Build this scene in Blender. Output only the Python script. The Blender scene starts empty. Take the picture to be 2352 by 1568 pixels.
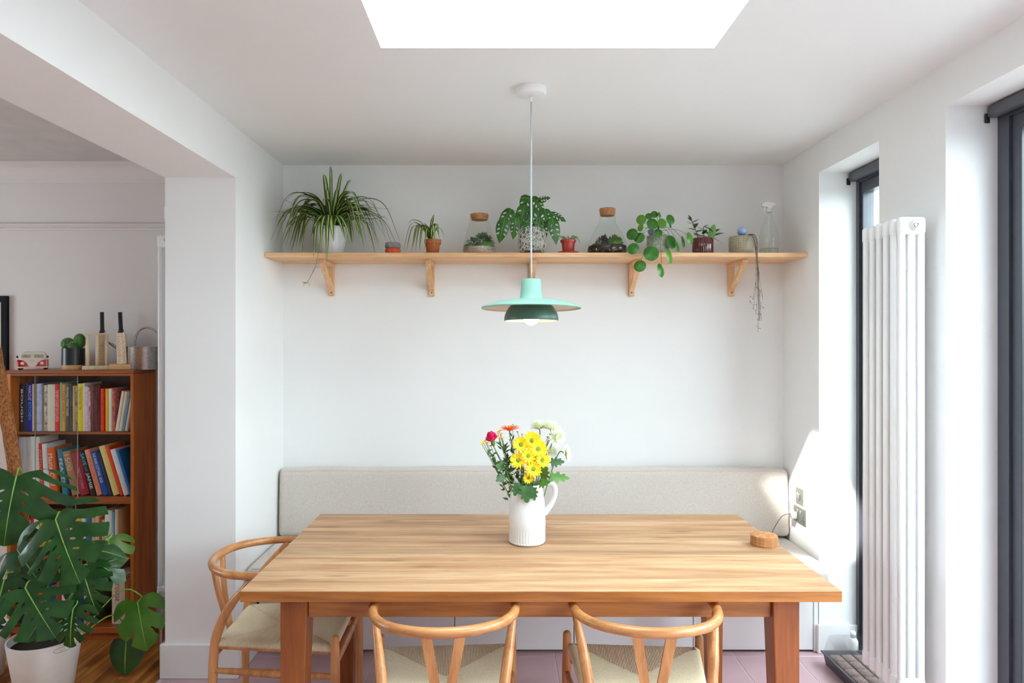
import bpy, bmesh, math, random
from mathutils import Vector, Matrix
from mathutils.geometry import delaunay_2d_cdt
import mathutils.noise as mnoise

random.seed(7)
S = bpy.context.scene
COL = S.collection
PI = math.pi

# ------------------------------------------------------------------ camera
HC = 1.579
cam_d = bpy.data.cameras.new('camera')
cam_d.lens = 24.0
cam_d.sensor_width = 36.0
cam_d.shift_x = 0.011
cam_d.shift_y = -0.0009
cam_d.clip_start = 0.02
cam = bpy.data.objects.new('camera', cam_d)
COL.objects.link(cam)
cam.location = (0, 0, HC)
cam.rotation_euler = (PI / 2, 0, 0)
S.camera = cam

# ------------------------------------------------------------------ sky, sun, exposure
W = bpy.data.worlds.new('sky')
S.world = W
W.use_nodes = True
wn = W.node_tree.nodes
wn.clear()
w_out = wn.new('ShaderNodeOutputWorld')
w_bg = wn.new('ShaderNodeBackground')
w_bg.inputs[0].default_value = (0.78, 0.92, 1.0, 1)
w_bg.inputs[1].default_value = 7.0
W.node_tree.links.new(w_bg.outputs[0], w_out.inputs[0])

sun_d = bpy.data.lights.new('sun', 'SUN')
sun_d.energy = 10.0
sun_d.angle = math.radians(1.4)
sun_d.color = (1.0, 0.96, 0.90)
sun = bpy.data.objects.new('sun', sun_d)
COL.objects.link(sun)
sun.rotation_euler = Vector((1.0, 1.38, -1.70)).to_track_quat('-Z', 'Y').to_euler()
sun.location = (-6, -6, 9)

# sky portals at the glazed openings (they give no light of their own, they only guide the sampling of the sky)
for (loc, rot, sx, sy) in (((1.87, 0.91, 1.22), (0, PI / 2, 0), 2.45, 3.14), ((1.87, 3.18, 1.22), (0, PI / 2, 0), 2.45, 0.56), ((0.16, 1.93, 2.88), (0, 0, 0), 1.16, 0.84), ((-5.0, 2.2, 1.5), (0, -PI / 2, 0), 1.0, 1.4)):
    pd = bpy.data.lights.new('sky_portal', 'AREA'); pd.shape = 'RECTANGLE'; pd.size = sx; pd.size_y = sy
    pd.cycles.is_portal = True
    po = bpy.data.objects.new('sky_portal', pd); COL.objects.link(po); po.location = loc; po.rotation_euler = rot

S.view_settings.view_transform = 'Standard'
S.view_settings.look = 'None'
S.view_settings.gamma = 1.0
S.view_settings.use_curve_mapping = False
S.view_settings.exposure = 1.25
S.cycles.max_bounces = 14
S.cycles.diffuse_bounces = 8
S.cycles.transparent_max_bounces = 24
S.cycles.sample_clamp_indirect = 6.0
S.cycles.caustics_reflective = False
S.cycles.caustics_refractive = False

# ------------------------------------------------------------------ materials
def srgb(r, g, b):
    f = lambda c: (c / 255 / 12.92) if c / 255 <= 0.04045 else ((c / 255 + 0.055) / 1.055) ** 2.4
    return (f(r), f(g), f(b), 1)

def new_mat(name):
    m = bpy.data.materials.new(name)
    m.use_nodes = True
    nt = m.node_tree
    return m, nt, nt.nodes, nt.links, nt.nodes['Principled BSDF']

def plain(name, c, rough=0.5, c2=None, scale=8.0, bump=0.0, bscale=None, metal=0.0, detail=4.0, stretch=None,
          emit=None, estr=0.0, coat=0.0, sheen=0.0, rand=0.0, spec=None, sub=0.0):
    """noise-mixed two-tone surface with fine relief"""
    m, nt, N, L, b = new_mat(name)
    b.inputs['Roughness'].default_value = rough
    b.inputs['Metallic'].default_value = metal
    if spec is not None: b.inputs['Specular IOR Level'].default_value = spec
    if coat: b.inputs['Coat Weight'].default_value = coat
    if sheen: b.inputs['Sheen Weight'].default_value = sheen
    if sub:
        b.inputs['Subsurface Weight'].default_value = sub
        b.inputs['Subsurface Radius'].default_value = (0.01, 0.01, 0.004)
    if c2 is None: c2 = tuple(min(1, x * 0.93) for x in c[:3]) + (1,)
    tc = N.new('ShaderNodeTexCoord')
    mp = N.new('ShaderNodeMapping')
    L.new(tc.outputs['Object'], mp.inputs[0])
    if stretch: mp.inputs['Scale'].default_value = stretch
    oi = N.new('ShaderNodeObjectInfo')
    if rand:
        mul = N.new('ShaderNodeMath'); mul.operation = 'MULTIPLY'; mul.inputs[1].default_value = 37.0
        L.new(oi.outputs['Random'], mul.inputs[0]); L.new(mul.outputs[0], mp.inputs['Location'])
    nz = N.new('ShaderNodeTexNoise')
    nz.inputs['Scale'].default_value = scale
    nz.inputs['Detail'].default_value = detail
    L.new(mp.outputs[0], nz.inputs['Vector'])
    mix = N.new('ShaderNodeMixRGB')
    mix.inputs[1].default_value = c; mix.inputs[2].default_value = c2
    rp = N.new('ShaderNodeValToRGB')
    rp.color_ramp.elements[0].position = 0.35; rp.color_ramp.elements[1].position = 0.65
    L.new(nz.outputs['Fac'], rp.inputs[0]); L.new(rp.outputs[0], mix.inputs[0])
    last = mix.outputs[0]
    if rand:
        hs = N.new('ShaderNodeHueSaturation')
        mr = N.new('ShaderNodeMapRange'); mr.inputs[3].default_value = 1 - rand; mr.inputs[4].default_value = 1 + rand
        L.new(oi.outputs['Random'], mr.inputs[0]); L.new(mr.outputs[0], hs.inputs['Value'])
        L.new(last, hs.inputs['Color']); last = hs.outputs[0]
    L.new(last, b.inputs['Base Color'])
    if bump:
        n2 = N.new('ShaderNodeTexNoise'); n2.inputs['Scale'].default_value = bscale or scale * 6
        n2.inputs['Detail'].default_value = 3
        L.new(mp.outputs[0], n2.inputs['Vector'])
        bp = N.new('ShaderNodeBump'); bp.inputs['Strength'].default_value = bump; bp.inputs['Distance'].default_value = 0.004
        L.new(n2.outputs['Fac'], bp.inputs['Height']); L.new(bp.outputs[0], b.inputs['Normal'])
    if emit:
        b.inputs['Emission Color'].default_value = emit; b.inputs['Emission Strength'].default_value = estr
    return m

def wood(name, c1, c2, axis=0, rough=0.45, scale=1.0, rand=0.1, knots=0.0, coat=0.0, c3=None):
    """long grain running along one local axis"""
    m, nt, N, L, b = new_mat(name)
    b.inputs['Roughness'].default_value = rough
    if coat: b.inputs['Coat Weight'].default_value = coat; b.inputs['Coat Roughness'].default_value = 0.25
    tc = N.new('ShaderNodeTexCoord'); mp = N.new('ShaderNodeMapping')
    sc = [14 * scale] * 3; sc[axis] = 0.9 * scale
    mp.inputs['Scale'].default_value = sc
    oi = N.new('ShaderNodeObjectInfo')
    mul = N.new('ShaderNodeMath'); mul.operation = 'MULTIPLY'; mul.inputs[1].default_value = 53.0
    L.new(oi.outputs['Random'], mul.inputs[0]); L.new(mul.outputs[0], mp.inputs['Location'])
    L.new(tc.outputs['Object'], mp.inputs[0])
    n1 = N.new('ShaderNodeTexNoise'); n1.inputs['Scale'].default_value = 1.6; n1.inputs['Detail'].default_value = 7
    n1.inputs['Distortion'].default_value = 0.6
    L.new(mp.outputs[0], n1.inputs['Vector'])
    n2 = N.new('ShaderNodeTexNoise'); n2.inputs['Scale'].default_value = 9.0; n2.inputs['Detail'].default_value = 4
    L.new(mp.outputs[0], n2.inputs['Vector'])
    rp = N.new('ShaderNodeValToRGB')
    e = rp.color_ramp.elements
    e[0].position = 0.3; e[0].color = c1; e[1].position = 0.72; e[1].color = c2
    if c3: k = e.new(0.5); k.color = c3
    L.new(n1.outputs['Fac'], rp.inputs[0])
    fine = N.new('ShaderNodeMixRGB'); fine.blend_type = 'MULTIPLY'; fine.inputs[0].default_value = 0.35
    r2 = N.new('ShaderNodeValToRGB'); r2.color_ramp.elements[0].position = 0.35; r2.color_ramp.elements[0].color = (0.55, 0.48, 0.42, 1)
    r2.color_ramp.elements[1].position = 0.55
    L.new(n2.outputs['Fac'], r2.inputs[0]); L.new(rp.outputs[0], fine.inputs[1]); L.new(r2.outputs[0], fine.inputs[2])
    last = fine.outputs[0]
    if knots:
        vo = N.new('ShaderNodeTexVoronoi'); vo.inputs['Scale'].default_value = 1.0
        m2 = N.new('ShaderNodeMapping'); k = [9.0] * 3; k[axis] = 2.6; m2.inputs['Scale'].default_value = k
        L.new(mul.outputs[0], m2.inputs['Location'])
        L.new(tc.outputs['Object'], m2.inputs[0]); L.new(m2.outputs[0], vo.inputs['Vector'])
        r3 = N.new('ShaderNodeValToRGB'); r3.color_ramp.elements[0].position = 0.05; r3.color_ramp.elements[1].position = 0.16
        r3.color_ramp.elements[0].color = (1, 1, 1, 1); r3.color_ramp.elements[1].color = (0, 0, 0, 1)
        L.new(vo.outputs['Distance'], r3.inputs[0])
        km = N.new('ShaderNodeMath'); km.operation = 'MULTIPLY'; km.inputs[1].default_value = knots
        L.new(r3.outputs[0], km.inputs[0])
        kn = N.new('ShaderNodeMixRGB'); kn.inputs[2].default_value = tuple(x * 0.55 for x in c1[:3]) + (1,)
        L.new(km.outputs[0], kn.inputs[0]); L.new(last, kn.inputs[1]); last = kn.outputs[0]
    hs = N.new('ShaderNodeHueSaturation'); mr = N.new('ShaderNodeMapRange')
    mr.inputs[3].default_value = 1 - rand; mr.inputs[4].default_value = 1 + rand
    L.new(oi.outputs['Random'], mr.inputs[0]); L.new(mr.outputs[0], hs.inputs['Value']); L.new(last, hs.inputs['Color'])
    L.new(hs.outputs[0], b.inputs['Base Color'])
    bp = N.new('ShaderNodeBump'); bp.inputs['Strength'].default_value = 0.12; bp.inputs['Distance'].default_value = 0.002
    L.new(n2.outputs['Fac'], bp.inputs['Height']); L.new(bp.outputs[0], b.inputs['Normal'])
    return m

def clear(name, tint=(1, 1, 1, 1), gloss=0.035, rough=0.02, strength=None):
    """thin clear sheet: transparent with a Fresnel-weighted mirror coat"""
    m, nt, N, L, b = new_mat(name)
    N.remove(b)
    out = [n for n in N if n.type == 'OUTPUT_MATERIAL'][0]
    tr = N.new('ShaderNodeBsdfTransparent'); tr.inputs[0].default_value = tint
    gl = N.new('ShaderNodeBsdfGlossy'); gl.inputs['Roughness'].default_value = rough
    fc = N.new('ShaderNodeLayerWeight'); fc.inputs['Blend'].default_value = 0.5
    lw = N.new('ShaderNodeMath'); lw.operation = 'POWER'; lw.inputs[1].default_value = 4.0
    L.new(fc.outputs['Facing'], lw.inputs[0])
    mul = N.new('ShaderNodeMath'); mul.operation = 'MULTIPLY_ADD'; mul.inputs[1].default_value = 0.9 if strength is None else strength
    mul.inputs[2].default_value = gloss
    L.new(lw.outputs[0], mul.inputs[0])
    mx = N.new('ShaderNodeMixShader')
    L.new(mul.outputs[0], mx.inputs[0]); L.new(tr.outputs[0], mx.inputs[1]); L.new(gl.outputs[0], mx.inputs[2])
    L.new(mx.outputs[0], out.inputs[0])
    return m

def weave(name, c1, c2, scale=420.0, rough=0.9, bump=0.25):
    m, nt, N, L, b = new_mat(name)
    b.inputs['Roughness'].default_value = rough
    b.inputs['Sheen Weight'].default_value = 0.25
    tc = N.new('ShaderNodeTexCoord')
    def wv(ax):
        w = N.new('ShaderNodeTexWave'); w.bands_direction = ax; w.inputs['Scale'].default_value = scale / 6.28
        w.inputs['Distortion'].default_value = 1.2; w.inputs['Detail'].default_value = 1.0
        L.new(tc.outputs['Object'], w.inputs['Vector']); return w
    a, c = wv('X'), wv('Z')
    add = N.new('ShaderNodeMath'); add.operation = 'MULTIPLY'
    L.new(a.outputs['Fac'], add.inputs[0]); L.new(c.outputs['Fac'], add.inputs[1])
    nz = N.new('ShaderNodeTexNoise'); nz.inputs['Scale'].default_value = 160; nz.inputs['Detail'].default_value = 5
    L.new(tc.outputs['Object'], nz.inputs['Vector'])
    a2 = N.new('ShaderNodeMath'); a2.operation = 'MULTIPLY_ADD'; a2.inputs[1].default_value = 0.5
    L.new(add.outputs[0], a2.inputs[0]); L.new(nz.outputs['Fac'], a2.inputs[2])
    rp = N.new('ShaderNodeValToRGB'); rp.color_ramp.elements[0].position = 0.3; rp.color_ramp.elements[1].position = 0.95
    rp.color_ramp.elements[0].color = c2; rp.color_ramp.elements[1].color = c1
    L.new(a2.outputs[0], rp.inputs[0]); L.new(rp.outputs[0], b.inputs['Base Color'])
    bp = N.new('ShaderNodeBump'); bp.inputs['Strength'].default_value = bump; bp.inputs['Distance'].default_value = 0.001
    L.new(a2.outputs[0], bp.inputs['Height']); L.new(bp.outputs[0], b.inputs['Normal'])
    return m

MT = {}
MT['wall'] = plain('white_wall_paint', (0.83, 0.832, 0.825, 1), 0.85, (0.815, 0.817, 0.81, 1), 3.0, 0.04, 180)
MT['ceil'] = plain('white_ceiling_paint', (0.82, 0.825, 0.82, 1), 0.9, (0.81, 0.815, 0.81, 1), 2.0, 0.03, 160)
MT['lilac'] = plain('pale_mauve_wall_paint', (0.74, 0.69, 0.67, 1), 0.9, (0.725, 0.675, 0.655, 1), 3.0, 0.04, 160)
MT['trim'] = plain('satin_white_woodwork', (0.80, 0.80, 0.80, 1), 0.4, (0.78, 0.78, 0.78, 1), 4.0)
MT['bench'] = plain('white_lacquered_panel', (0.80, 0.79, 0.80, 1), 0.35, (0.79, 0.78, 0.79, 1), 4.0)
MT['rad'] = plain('white_radiator_enamel', (0.84, 0.845, 0.84, 1), 0.28, (0.83, 0.83, 0.83, 1), 5.0)
MT['frame'] = plain('anthracite_powder_coat', (0.06, 0.066, 0.085, 1), 0.34, (0.066, 0.072, 0.09, 1), 30, 0.02)
MT['tile'] = plain('dusty_pink_tile', srgb(192, 160, 164), 0.35, srgb(184, 152, 156), 6, 0.03, 60, rand=0.04)
MT['grout'] = plain('pale_grout', srgb(205, 190, 190), 0.9, None, 60, 0.1)
MT['dark'] = plain('dark_recess', (0.02, 0.02, 0.022, 1), 0.8)
MT['floorwood'] = wood('aged_pine_floorboard', srgb(140, 80, 30), srgb(214, 150, 74), 1, 0.38, 1.0, 0.16, 0.5, c3=srgb(165, 100, 42))
MT['oak_top'] = wood('worn_lit_oak_tabletop', srgb(156, 110, 74), srgb(206, 170, 132), 0, 0.55, 1.0, 0.13, 0.6, c3=srgb(184, 142, 102))  # pale from wear, with some window light put into the colour
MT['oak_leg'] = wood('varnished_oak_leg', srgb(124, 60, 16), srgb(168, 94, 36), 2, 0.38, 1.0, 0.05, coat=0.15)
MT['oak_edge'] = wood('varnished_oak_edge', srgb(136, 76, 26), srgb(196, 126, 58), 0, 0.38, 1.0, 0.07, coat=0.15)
MT['pine'] = wood('pale_pine', srgb(212, 162, 112), srgb(240, 200, 156), 0, 0.5, 1.0, 0.05, 0.35)
MT['pinev'] = wood('pale_pine_upright', srgb(214, 164, 114), srgb(238, 198, 152), 2, 0.5, 1.0, 0.05)
MT['chairwood'] = wood('oiled_oak_chair', srgb(176, 112, 60), srgb(214, 154, 98), 2, 0.36, 1.2, 0.07, coat=0.2)
MT['chairbow'] = wood('oiled_oak_bow', srgb(176, 112, 58), srgb(216, 154, 96), 0, 0.34, 1.2, 0.07, coat=0.25)
MT['cord'] = plain('paper_cord', srgb(228, 214, 186), 0.85, srgb(214, 198, 166), 220, 0.2, 300)
MT['linen'] = weave('oatmeal_linen', srgb(214, 205, 196), srgb(186, 176, 168))
MT['piping'] = plain('linen_piping', srgb(196, 186, 178), 0.9, None, 100, 0.2)
MT['teak'] = wood('teak_bookcase', srgb(156, 74, 16), srgb(212, 120, 42), 2, 0.35, 1.1, 0.06, coat=0.2)
MT['teakh'] = wood('teak_bookcase_shelf', srgb(126, 60, 24), srgb(180, 98, 44), 0, 0.35, 1.1, 0.06, coat=0.2)
MT['glass'] = clear('window_glass', (0.97, 0.985, 0.98, 1))
MT['caseglass'] = clear('bookcase_glass', (0.98, 0.985, 0.98, 1), 0.012, 0.02, 0.3)
MT['jar'] = clear('clear_jar_glass', (0.96, 0.98, 0.965, 1), 0.04, 0.02, 0.6)
MT['chrome'] = plain('brushed_steel', (0.72, 0.71, 0.69, 1), 0.28, (0.64, 0.63, 0.62, 1), 40, metal=1.0)
MT['zinc'] = plain('galvanised_steel', (0.55, 0.54, 0.52, 1), 0.30, (0.42, 0.41, 0.39, 1), 90, metal=1.0, detail=6)
MT['white_glaze'] = plain('white_glazed_ceramic', (0.76, 0.765, 0.76, 1), 0.22, (0.74, 0.745, 0.74, 1), 20, coat=0.3)
MT['white_plastic'] = plain('white_matt_plastic', (0.84, 0.83, 0.82, 1), 0.4)
MT['mint'] = plain('mint_lacquer', srgb(134, 176, 160), 0.5, srgb(130, 172, 156), 8)
MT['bottle_green'] = plain('bottle_green_lacquer', srgb(62, 98, 84), 0.38, srgb(58, 94, 80), 8)
MT['cream_in'] = plain('pale_inner_lacquer', srgb(232, 222, 206), 0.6)
MT['bulb'] = plain('glowing_opal_bulb', (1, 0.9, 0.75, 1), 0.3, emit=(1.0, 0.80, 0.55, 1), estr=5.0)
MT['black'] = plain('black_satin', (0.012, 0.012, 0.014, 1), 0.35)
MT['cork'] = plain('cork', srgb(196, 140, 90), 0.9, srgb(160, 104, 60), 90, 0.35, 150, detail=6)
MT['terracotta'] = plain('terracotta', srgb(198, 112, 66), 0.85, srgb(170, 92, 56), 22, 0.15)
MT['soil'] = plain('potting_soil', srgb(52, 36, 26), 0.95, srgb(30, 22, 16), 60, 0.6, 120)

# ------------------------------------------------------------------ mesh helpers
class MB:
    def __init__(self):
        self.v, self.f, self.mi, self.sm = [], [], [], []
    def add(self, vs, fs, mi=0, smooth=False, M=None):
        o = len(self.v)
        if M is not None: vs = [M @ Vector(p) for p in vs]
        self.v += [tuple(p) for p in vs]
        for f in fs:
            self.f.append(tuple(i + o for i in f)); self.mi.append(mi); self.sm.append(smooth)
        return self
    def box(self, x0, x1, y0, y1, z0, z1, mi=0, M=None):
        vs = [(x0, y0, z0), (x1, y0, z0), (x1, y1, z0), (x0, y1, z0), (x0, y0, z1), (x1, y0, z1), (x1, y1, z1), (x0, y1, z1)]
        fs = [(0, 3, 2, 1), (4, 5, 6, 7), (0, 1, 5, 4), (1, 2, 6, 5), (2, 3, 7, 6), (3, 0, 4, 7)]
        return self.add(vs, fs, mi, False, M)
    def rbox(self, x0, x1, y0, y1, z0, z1, r=0.01, seg=3, mi=0, M=None, smooth=True):
        bm = bmesh.new()
        bmesh.ops.create_cube(bm, size=1.0)
        for v in bm.verts:
            v.co = Vector(((x0 + x1) / 2 + v.co.x * (x1 - x0), (y0 + y1) / 2 + v.co.y * (y1 - y0), (z0 + z1) / 2 + v.co.z * (z1 - z0)))
        bmesh.ops.bevel(bm, geom=bm.edges[:], offset=r, segments=seg, profile=0.5, affect='EDGES', clamp_overlap=True)
        bm.verts.index_update()
        vs = [v.co.copy() for v in bm.verts]; fs = [tuple(v.index for v in f.verts) for f in bm.faces]
        bm.free()
        return self.add(vs, fs, mi, smooth, M)
    def lathe(self, prof, n=32, c=(0, 0, 0), mi=0, smooth=True, M=None, mod=None, cap0=True, cap1=True):
        """prof: (radius, z) pairs from bottom to top"""
        vs, fs = [], []
        for (r, z) in prof:
            for i in range(n):
                a = 2 * PI * i / n
                rr = r * (mod(a, z) if mod else 1)
                vs.append((c[0] + rr * math.cos(a), c[1] + rr * math.sin(a), c[2] + z))
        for k in range(len(prof) - 1):
            for i in range(n):
                j = (i + 1) % n
                fs.append((k * n + i, k * n + j, (k + 1) * n + j, (k + 1) * n + i))
        if cap0 and prof[0][0] > 1e-6: fs.append(tuple(reversed(range(n))))
        if cap1 and prof[-1][0] > 1e-6: fs.append(tuple(range((len(prof) - 1) * n, len(prof) * n)))
        return self.add(vs, fs, mi, smooth, M)
    def tube(self, pts, rad, n=10, mi=0, smooth=True, caps=True, flat=None, M=None, closed=False):
        pts = [Vector(p) for p in pts]
        m = len(pts)
        if not isinstance(rad, (list, tuple)): rad = [rad] * m
        vs, fs = [], []
        up = None
        for i, p in enumerate(pts):
            if closed: t = pts[(i + 1) % m] - pts[i - 1]
            else: t = pts[min(i + 1, m - 1)] - pts[max(i - 1, 0)]
            if t.length < 1e-9: t = Vector((0, 0, 1))
            t.normalize()
            if up is None:
                up = Vector((0, 0, 1)) if abs(t.z) < 0.9 else Vector((0, 1, 0))
            sx = t.cross(up)
            if sx.length < 1e-5: sx = t.cross(Vector((1, 0, 0)))
            sx.normalize(); up = sx.cross(t).normalized()
            for k in range(n):
                a = 2 * PI * k / n
                vs.append(p + (sx * math.cos(a) + up * math.sin(a) * (flat or 1)) * rad[i])
        mm = m if closed else m - 1
        for i in range(mm):
            for k in range(n):
                l = (k + 1) % n; j = (i + 1) % m
                fs.append((i * n + k, i * n + l, j * n + l, j * n + k))
        if caps and not closed:
            fs.append(tuple(reversed(range(n)))); fs.append(tuple(range((m - 1) * n, m * n)))
        return self.add(vs, fs, mi, smooth, M)
    def prism(self, poly, h, axis='z', off=0.0, mi=0, M=None, smooth=False):
        """extrude a 2D polygon (counter-clockwise) by h along an axis"""
        n = len(poly)
        def P(a, b, c):
            return {'z': (a, b, c), 'y': (a, c, b), 'x': (c, a, b)}[axis]
        vs = [P(a, b, off) for a, b in poly] + [P(a, b, off + h) for a, b in poly]
        fs = [tuple(reversed(range(n))), tuple(range(n, 2 * n))] + [(i, (i + 1) % n, n + (i + 1) % n, n + i) for i in range(n)]
        return self.add(vs, fs, mi, smooth, M)
    def ball(self, c, r, n=16, m=10, mi=0, sc=(1, 1, 1), M=None):
        prof = [(r * math.sin(PI * k / m), -r * math.cos(PI * k / m)) for k in range(m + 1)]
        vs, fs = [], []
        for (q, z) in prof:
            for i in range(n):
                a = 2 * PI * i / n
                vs.append((c[0] + q * math.cos(a) * sc[0], c[1] + q * math.sin(a) * sc[1], c[2] + z * sc[2]))
        for k in range(m):
            for i in range(n):
                j = (i + 1) % n
                fs.append((k * n + i, k * n + j, (k + 1) * n + j, (k + 1) * n + i))
        return self.add(vs, fs, mi, True, M)
    def mesh(self, name, mats, fix=True):
        me = bpy.data.meshes.new(name)
        me.from_pydata(self.v, [], self.f)
        if not isinstance(mats, (list, tuple)): mats = [mats]
        for m in mats: me.materials.append(MT[m] if isinstance(m, str) else m)
        me.polygons.foreach_set('material_index', self.mi)
        me.polygons.foreach_set('use_smooth', self.sm)
        if fix:
            bm = bmesh.new(); bm.from_mesh(me)
            bmesh.ops.remove_doubles(bm, verts=bm.verts[:], dist=1e-6)
            bmesh.ops.recalc_face_normals(bm, faces=bm.faces[:])
            bm.to_mesh(me); bm.free()
        me.update()
        return me
    def build(self, name, mats, parent=None, loc=None, fix=True, angle=None):
        me = self.mesh(name, mats, fix)
        if angle: 
            try: me.set_sharp_from_angle(angle=math.radians(angle))
            except Exception: pass
        return link(name, me, parent, loc)

def link(name, me, parent=None, loc=None, rot=None):
    o = bpy.data.objects.new(name, me)
    COL.objects.link(o)
    if parent is not None: o.parent = parent
    if loc is not None: o.location = loc
    if rot is not None: o.rotation_euler = rot
    return o

def thing(name, label, cat, loc=(0, 0, 0), rotz=0.0, group=None):
    o = bpy.data.objects.new(name, None)
    COL.objects.link(o)
    o.empty_display_size = 0.05
    o.location = loc; o.rotation_euler = (0, 0, rotz)
    o['label'] = label; o['category'] = cat
    if group: o['group'] = group
    return o

def tag(o, label, cat, group=None):
    o['label'] = label; o['category'] = cat
    if group: o['group'] = group
    return o

def struct(o, label=None):
    o['kind'] = 'structure'
    if label: o['label'] = label
    return o

def cat_rom(pts, k=8, closed=False):
    P = [Vector(p) for p in pts]
    n = len(P); out = []
    rng = n if closed else n - 1
    for i in range(rng):
        p1, p2 = P[i], P[(i + 1) % n]
        p0 = P[i - 1] if (i > 0 or closed) else p1 * 2 - p2
        p3 = P[(i + 2) % n] if (i + 2 < n or closed) else p2 * 2 - p1
        for j in range(k):
            t = j / k
            out.append(0.5 * ((2 * p1) + (p2 - p0) * t + (2 * p0 - 5 * p1 + 4 * p2 - p3) * t * t + (3 * p1 - p0 - 3 * p2 + p3) * t ** 3))
    if not closed: out.append(P[-1])
    return out

def in_poly(x, y, poly):
    c = False; n = len(poly); j = n - 1
    for i in range(n):
        xi, yi = poly[i]; xj, yj = poly[j]
        if (yi > y) != (yj > y) and x < (xj - xi) * (y - yi) / (yj - yi) + xi: c = not c
        j = i
    return c

def sheet(outline, holes=(), step=0.02, shape=None, thick=0.0):
    """fill a 2D outline (with holes), bend it with shape(x, y) -> z; returns verts, faces"""
    vs, es = [], []
    for loop in [outline] + list(holes):
        o = len(vs); vs += [Vector(p) for p in loop]
        es += [(o + i, o + (i + 1) % len(loop)) for i in range(len(loop))]
    xs = [p[0] for p in outline]; ys = [p[1] for p in outline]
    y = min(ys) + step / 2; r = 0
    while y < max(ys):
        x = min(xs) + step * (0.5 + 0.5 * (r % 2))
        while x < max(xs):
            if in_poly(x, y, outline) and not any(in_poly(x, y, h) for h in holes): vs.append(Vector((x, y)))
            x += step
        y += step * 0.87; r += 1
    ov, oe, of, *_ = delaunay_2d_cdt(vs, es, [], 0, 1e-5)
    fs = []
    for f in of:
        cx = sum(ov[i][0] for i in f) / len(f); cy = sum(ov[i][1] for i in f) / len(f)
        if in_poly(cx, cy, outline) and not any(in_poly(cx, cy, h) for h in holes): fs.append(tuple(f))
    return [Vector((p[0], p[1], shape(p[0], p[1]) if shape else 0.0)) for p in ov], fs

def frame_from(base, ydir, zdir):
    """matrix whose local +Y follows ydir and local +Z leans towards zdir"""
    y = Vector(ydir).normalized(); z = Vector(zdir)
    z = (z - y * z.dot(y))
    if z.length < 1e-6: z = Vector((0.1, 0.2, 1)); z = z - y * z.dot(y)
    z.normalize(); x = y.cross(z)
    M = Matrix((x, y, z)).transposed().to_4x4(); M.translation = Vector(base)
    return M

def px(x, y, Y):
    """a photo pixel at depth Y as a place in the room"""
    return Vector(((x - 1150) * Y / 1568, Y, HC - (y - 782) * Y / 1568))

def text_mesh(s, size, mat, width=None):
    cu = bpy.data.curves.new('lettering', 'FONT')
    cu.body = s; cu.size = size; cu.align_x = 'CENTER'; cu.align_y = 'CENTER'; cu.extrude = 0.0003; cu.resolution_u = 2
    t = bpy.data.objects.new('lettering', cu)
    COL.objects.link(t)
    bpy.context.view_layer.update()
    me = bpy.data.meshes.new_from_object(t.evaluated_get(bpy.context.evaluated_depsgraph_get()))
    bpy.data.objects.remove(t); bpy.data.curves.remove(cu)
    if width:
        xs = [v.co.x for v in me.vertices]; w = max(xs) - min(xs)
        if w > 0:
            for v in me.vertices: v.co.x *= width / w
    me.materials.clear(); me.materials.append(mat)
    return me
# ================================================================== THE SETTING
XL, XR, YB, ZC = -1.244, 1.612, 3.90, 2.581       # dining room: left wall, right wall, back wall, ceiling
YP, XP, ZBM = 3.203, -1.575, 2.343                # pier face, far side of the left wall, underside of the beam
YN = -2.2                                         # wall behind the camera
XLL, YLB, ZLC = -4.9, 3.82, 2.555                 # next room: far left wall, end wall, ceiling
ZW = 2.43                                         # head of the window and door openings
XG = 1.80                                         # line of the frames in the right wall
XO = 1.95                                         # outside face of the right wall

def structure(name, mb, m, parent=None):
    o = mb.build(name, m, parent)
    if parent is None: struct(o)
    return o

# ---- floors
fl = structure('floor', MB().box(XP - 0.02, XO + 0.05, YN, YB, -0.10, -0.0015), 'grout')
tx = [0.27 + 0.30 * k for k in range(-7, 6)]
ty = [3.415 - 0.60 * k for k in range(-1, 9)]
tile_cache = {}
for i in range(len(tx) - 1):
    for j in range(len(ty) - 1):
        x0, x1, y1, y0 = max(tx[i], XP), min(tx[i + 1], XO), min(ty[j], YB), max(ty[j + 1], YN)
        if x1 - x0 < 0.01 or y1 - y0 < 0.01: continue
        w, d = round(x1 - x0 - 0.005, 4), round(y1 - y0 - 0.005, 4)
        key = (w, d)
        if key not in tile_cache:
            tile_cache[key] = MB().rbox(-w / 2, w / 2, -d / 2, d / 2, -0.008, 0.0, 0.0012, 1, smooth=False).mesh('tile', 'tile')
        link('tile', tile_cache[key], fl, ((x0 + x1) / 2, (y0 + y1) / 2, 0))
fl2 = structure('floor_next_room', MB().box(XLL, XP - 0.02, YN, YLB, -0.10, -0.008), 'dark')
pw = 0.098
k = 0
x = XP - 0.02 - pw
pm = MB().rbox(-pw / 2 + 0.0012, pw / 2 - 0.0012, -0.499, 0.499, -0.012, 0.0, 0.002, 1, smooth=False).mesh('floorboard', 'floorwood')
while x > XLL:
    off = (k * 0.37) % 1.0
    y = YLB - 0.5 + off - 0.0
    if y + 0.5 > YLB: 
        d = 1.0 - (y + 0.5 - YLB)
        if d > 0.08:
            link('floorboard', MB().rbox(-pw / 2 + 0.0012, pw / 2 - 0.0012, -d / 2 + 0.001, d / 2 - 0.001, -0.012, 0, 0.002, 1, smooth=False).mesh('floorboard', 'floorwood'), fl2, (x + pw / 2, YLB - d / 2, 0))
        y -= 1.0
    while y > YN + 0.5:
        link('floorboard', pm, fl2, (x + pw / 2, y, 0)); y -= 1.0
    x -= pw; k += 1

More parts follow.
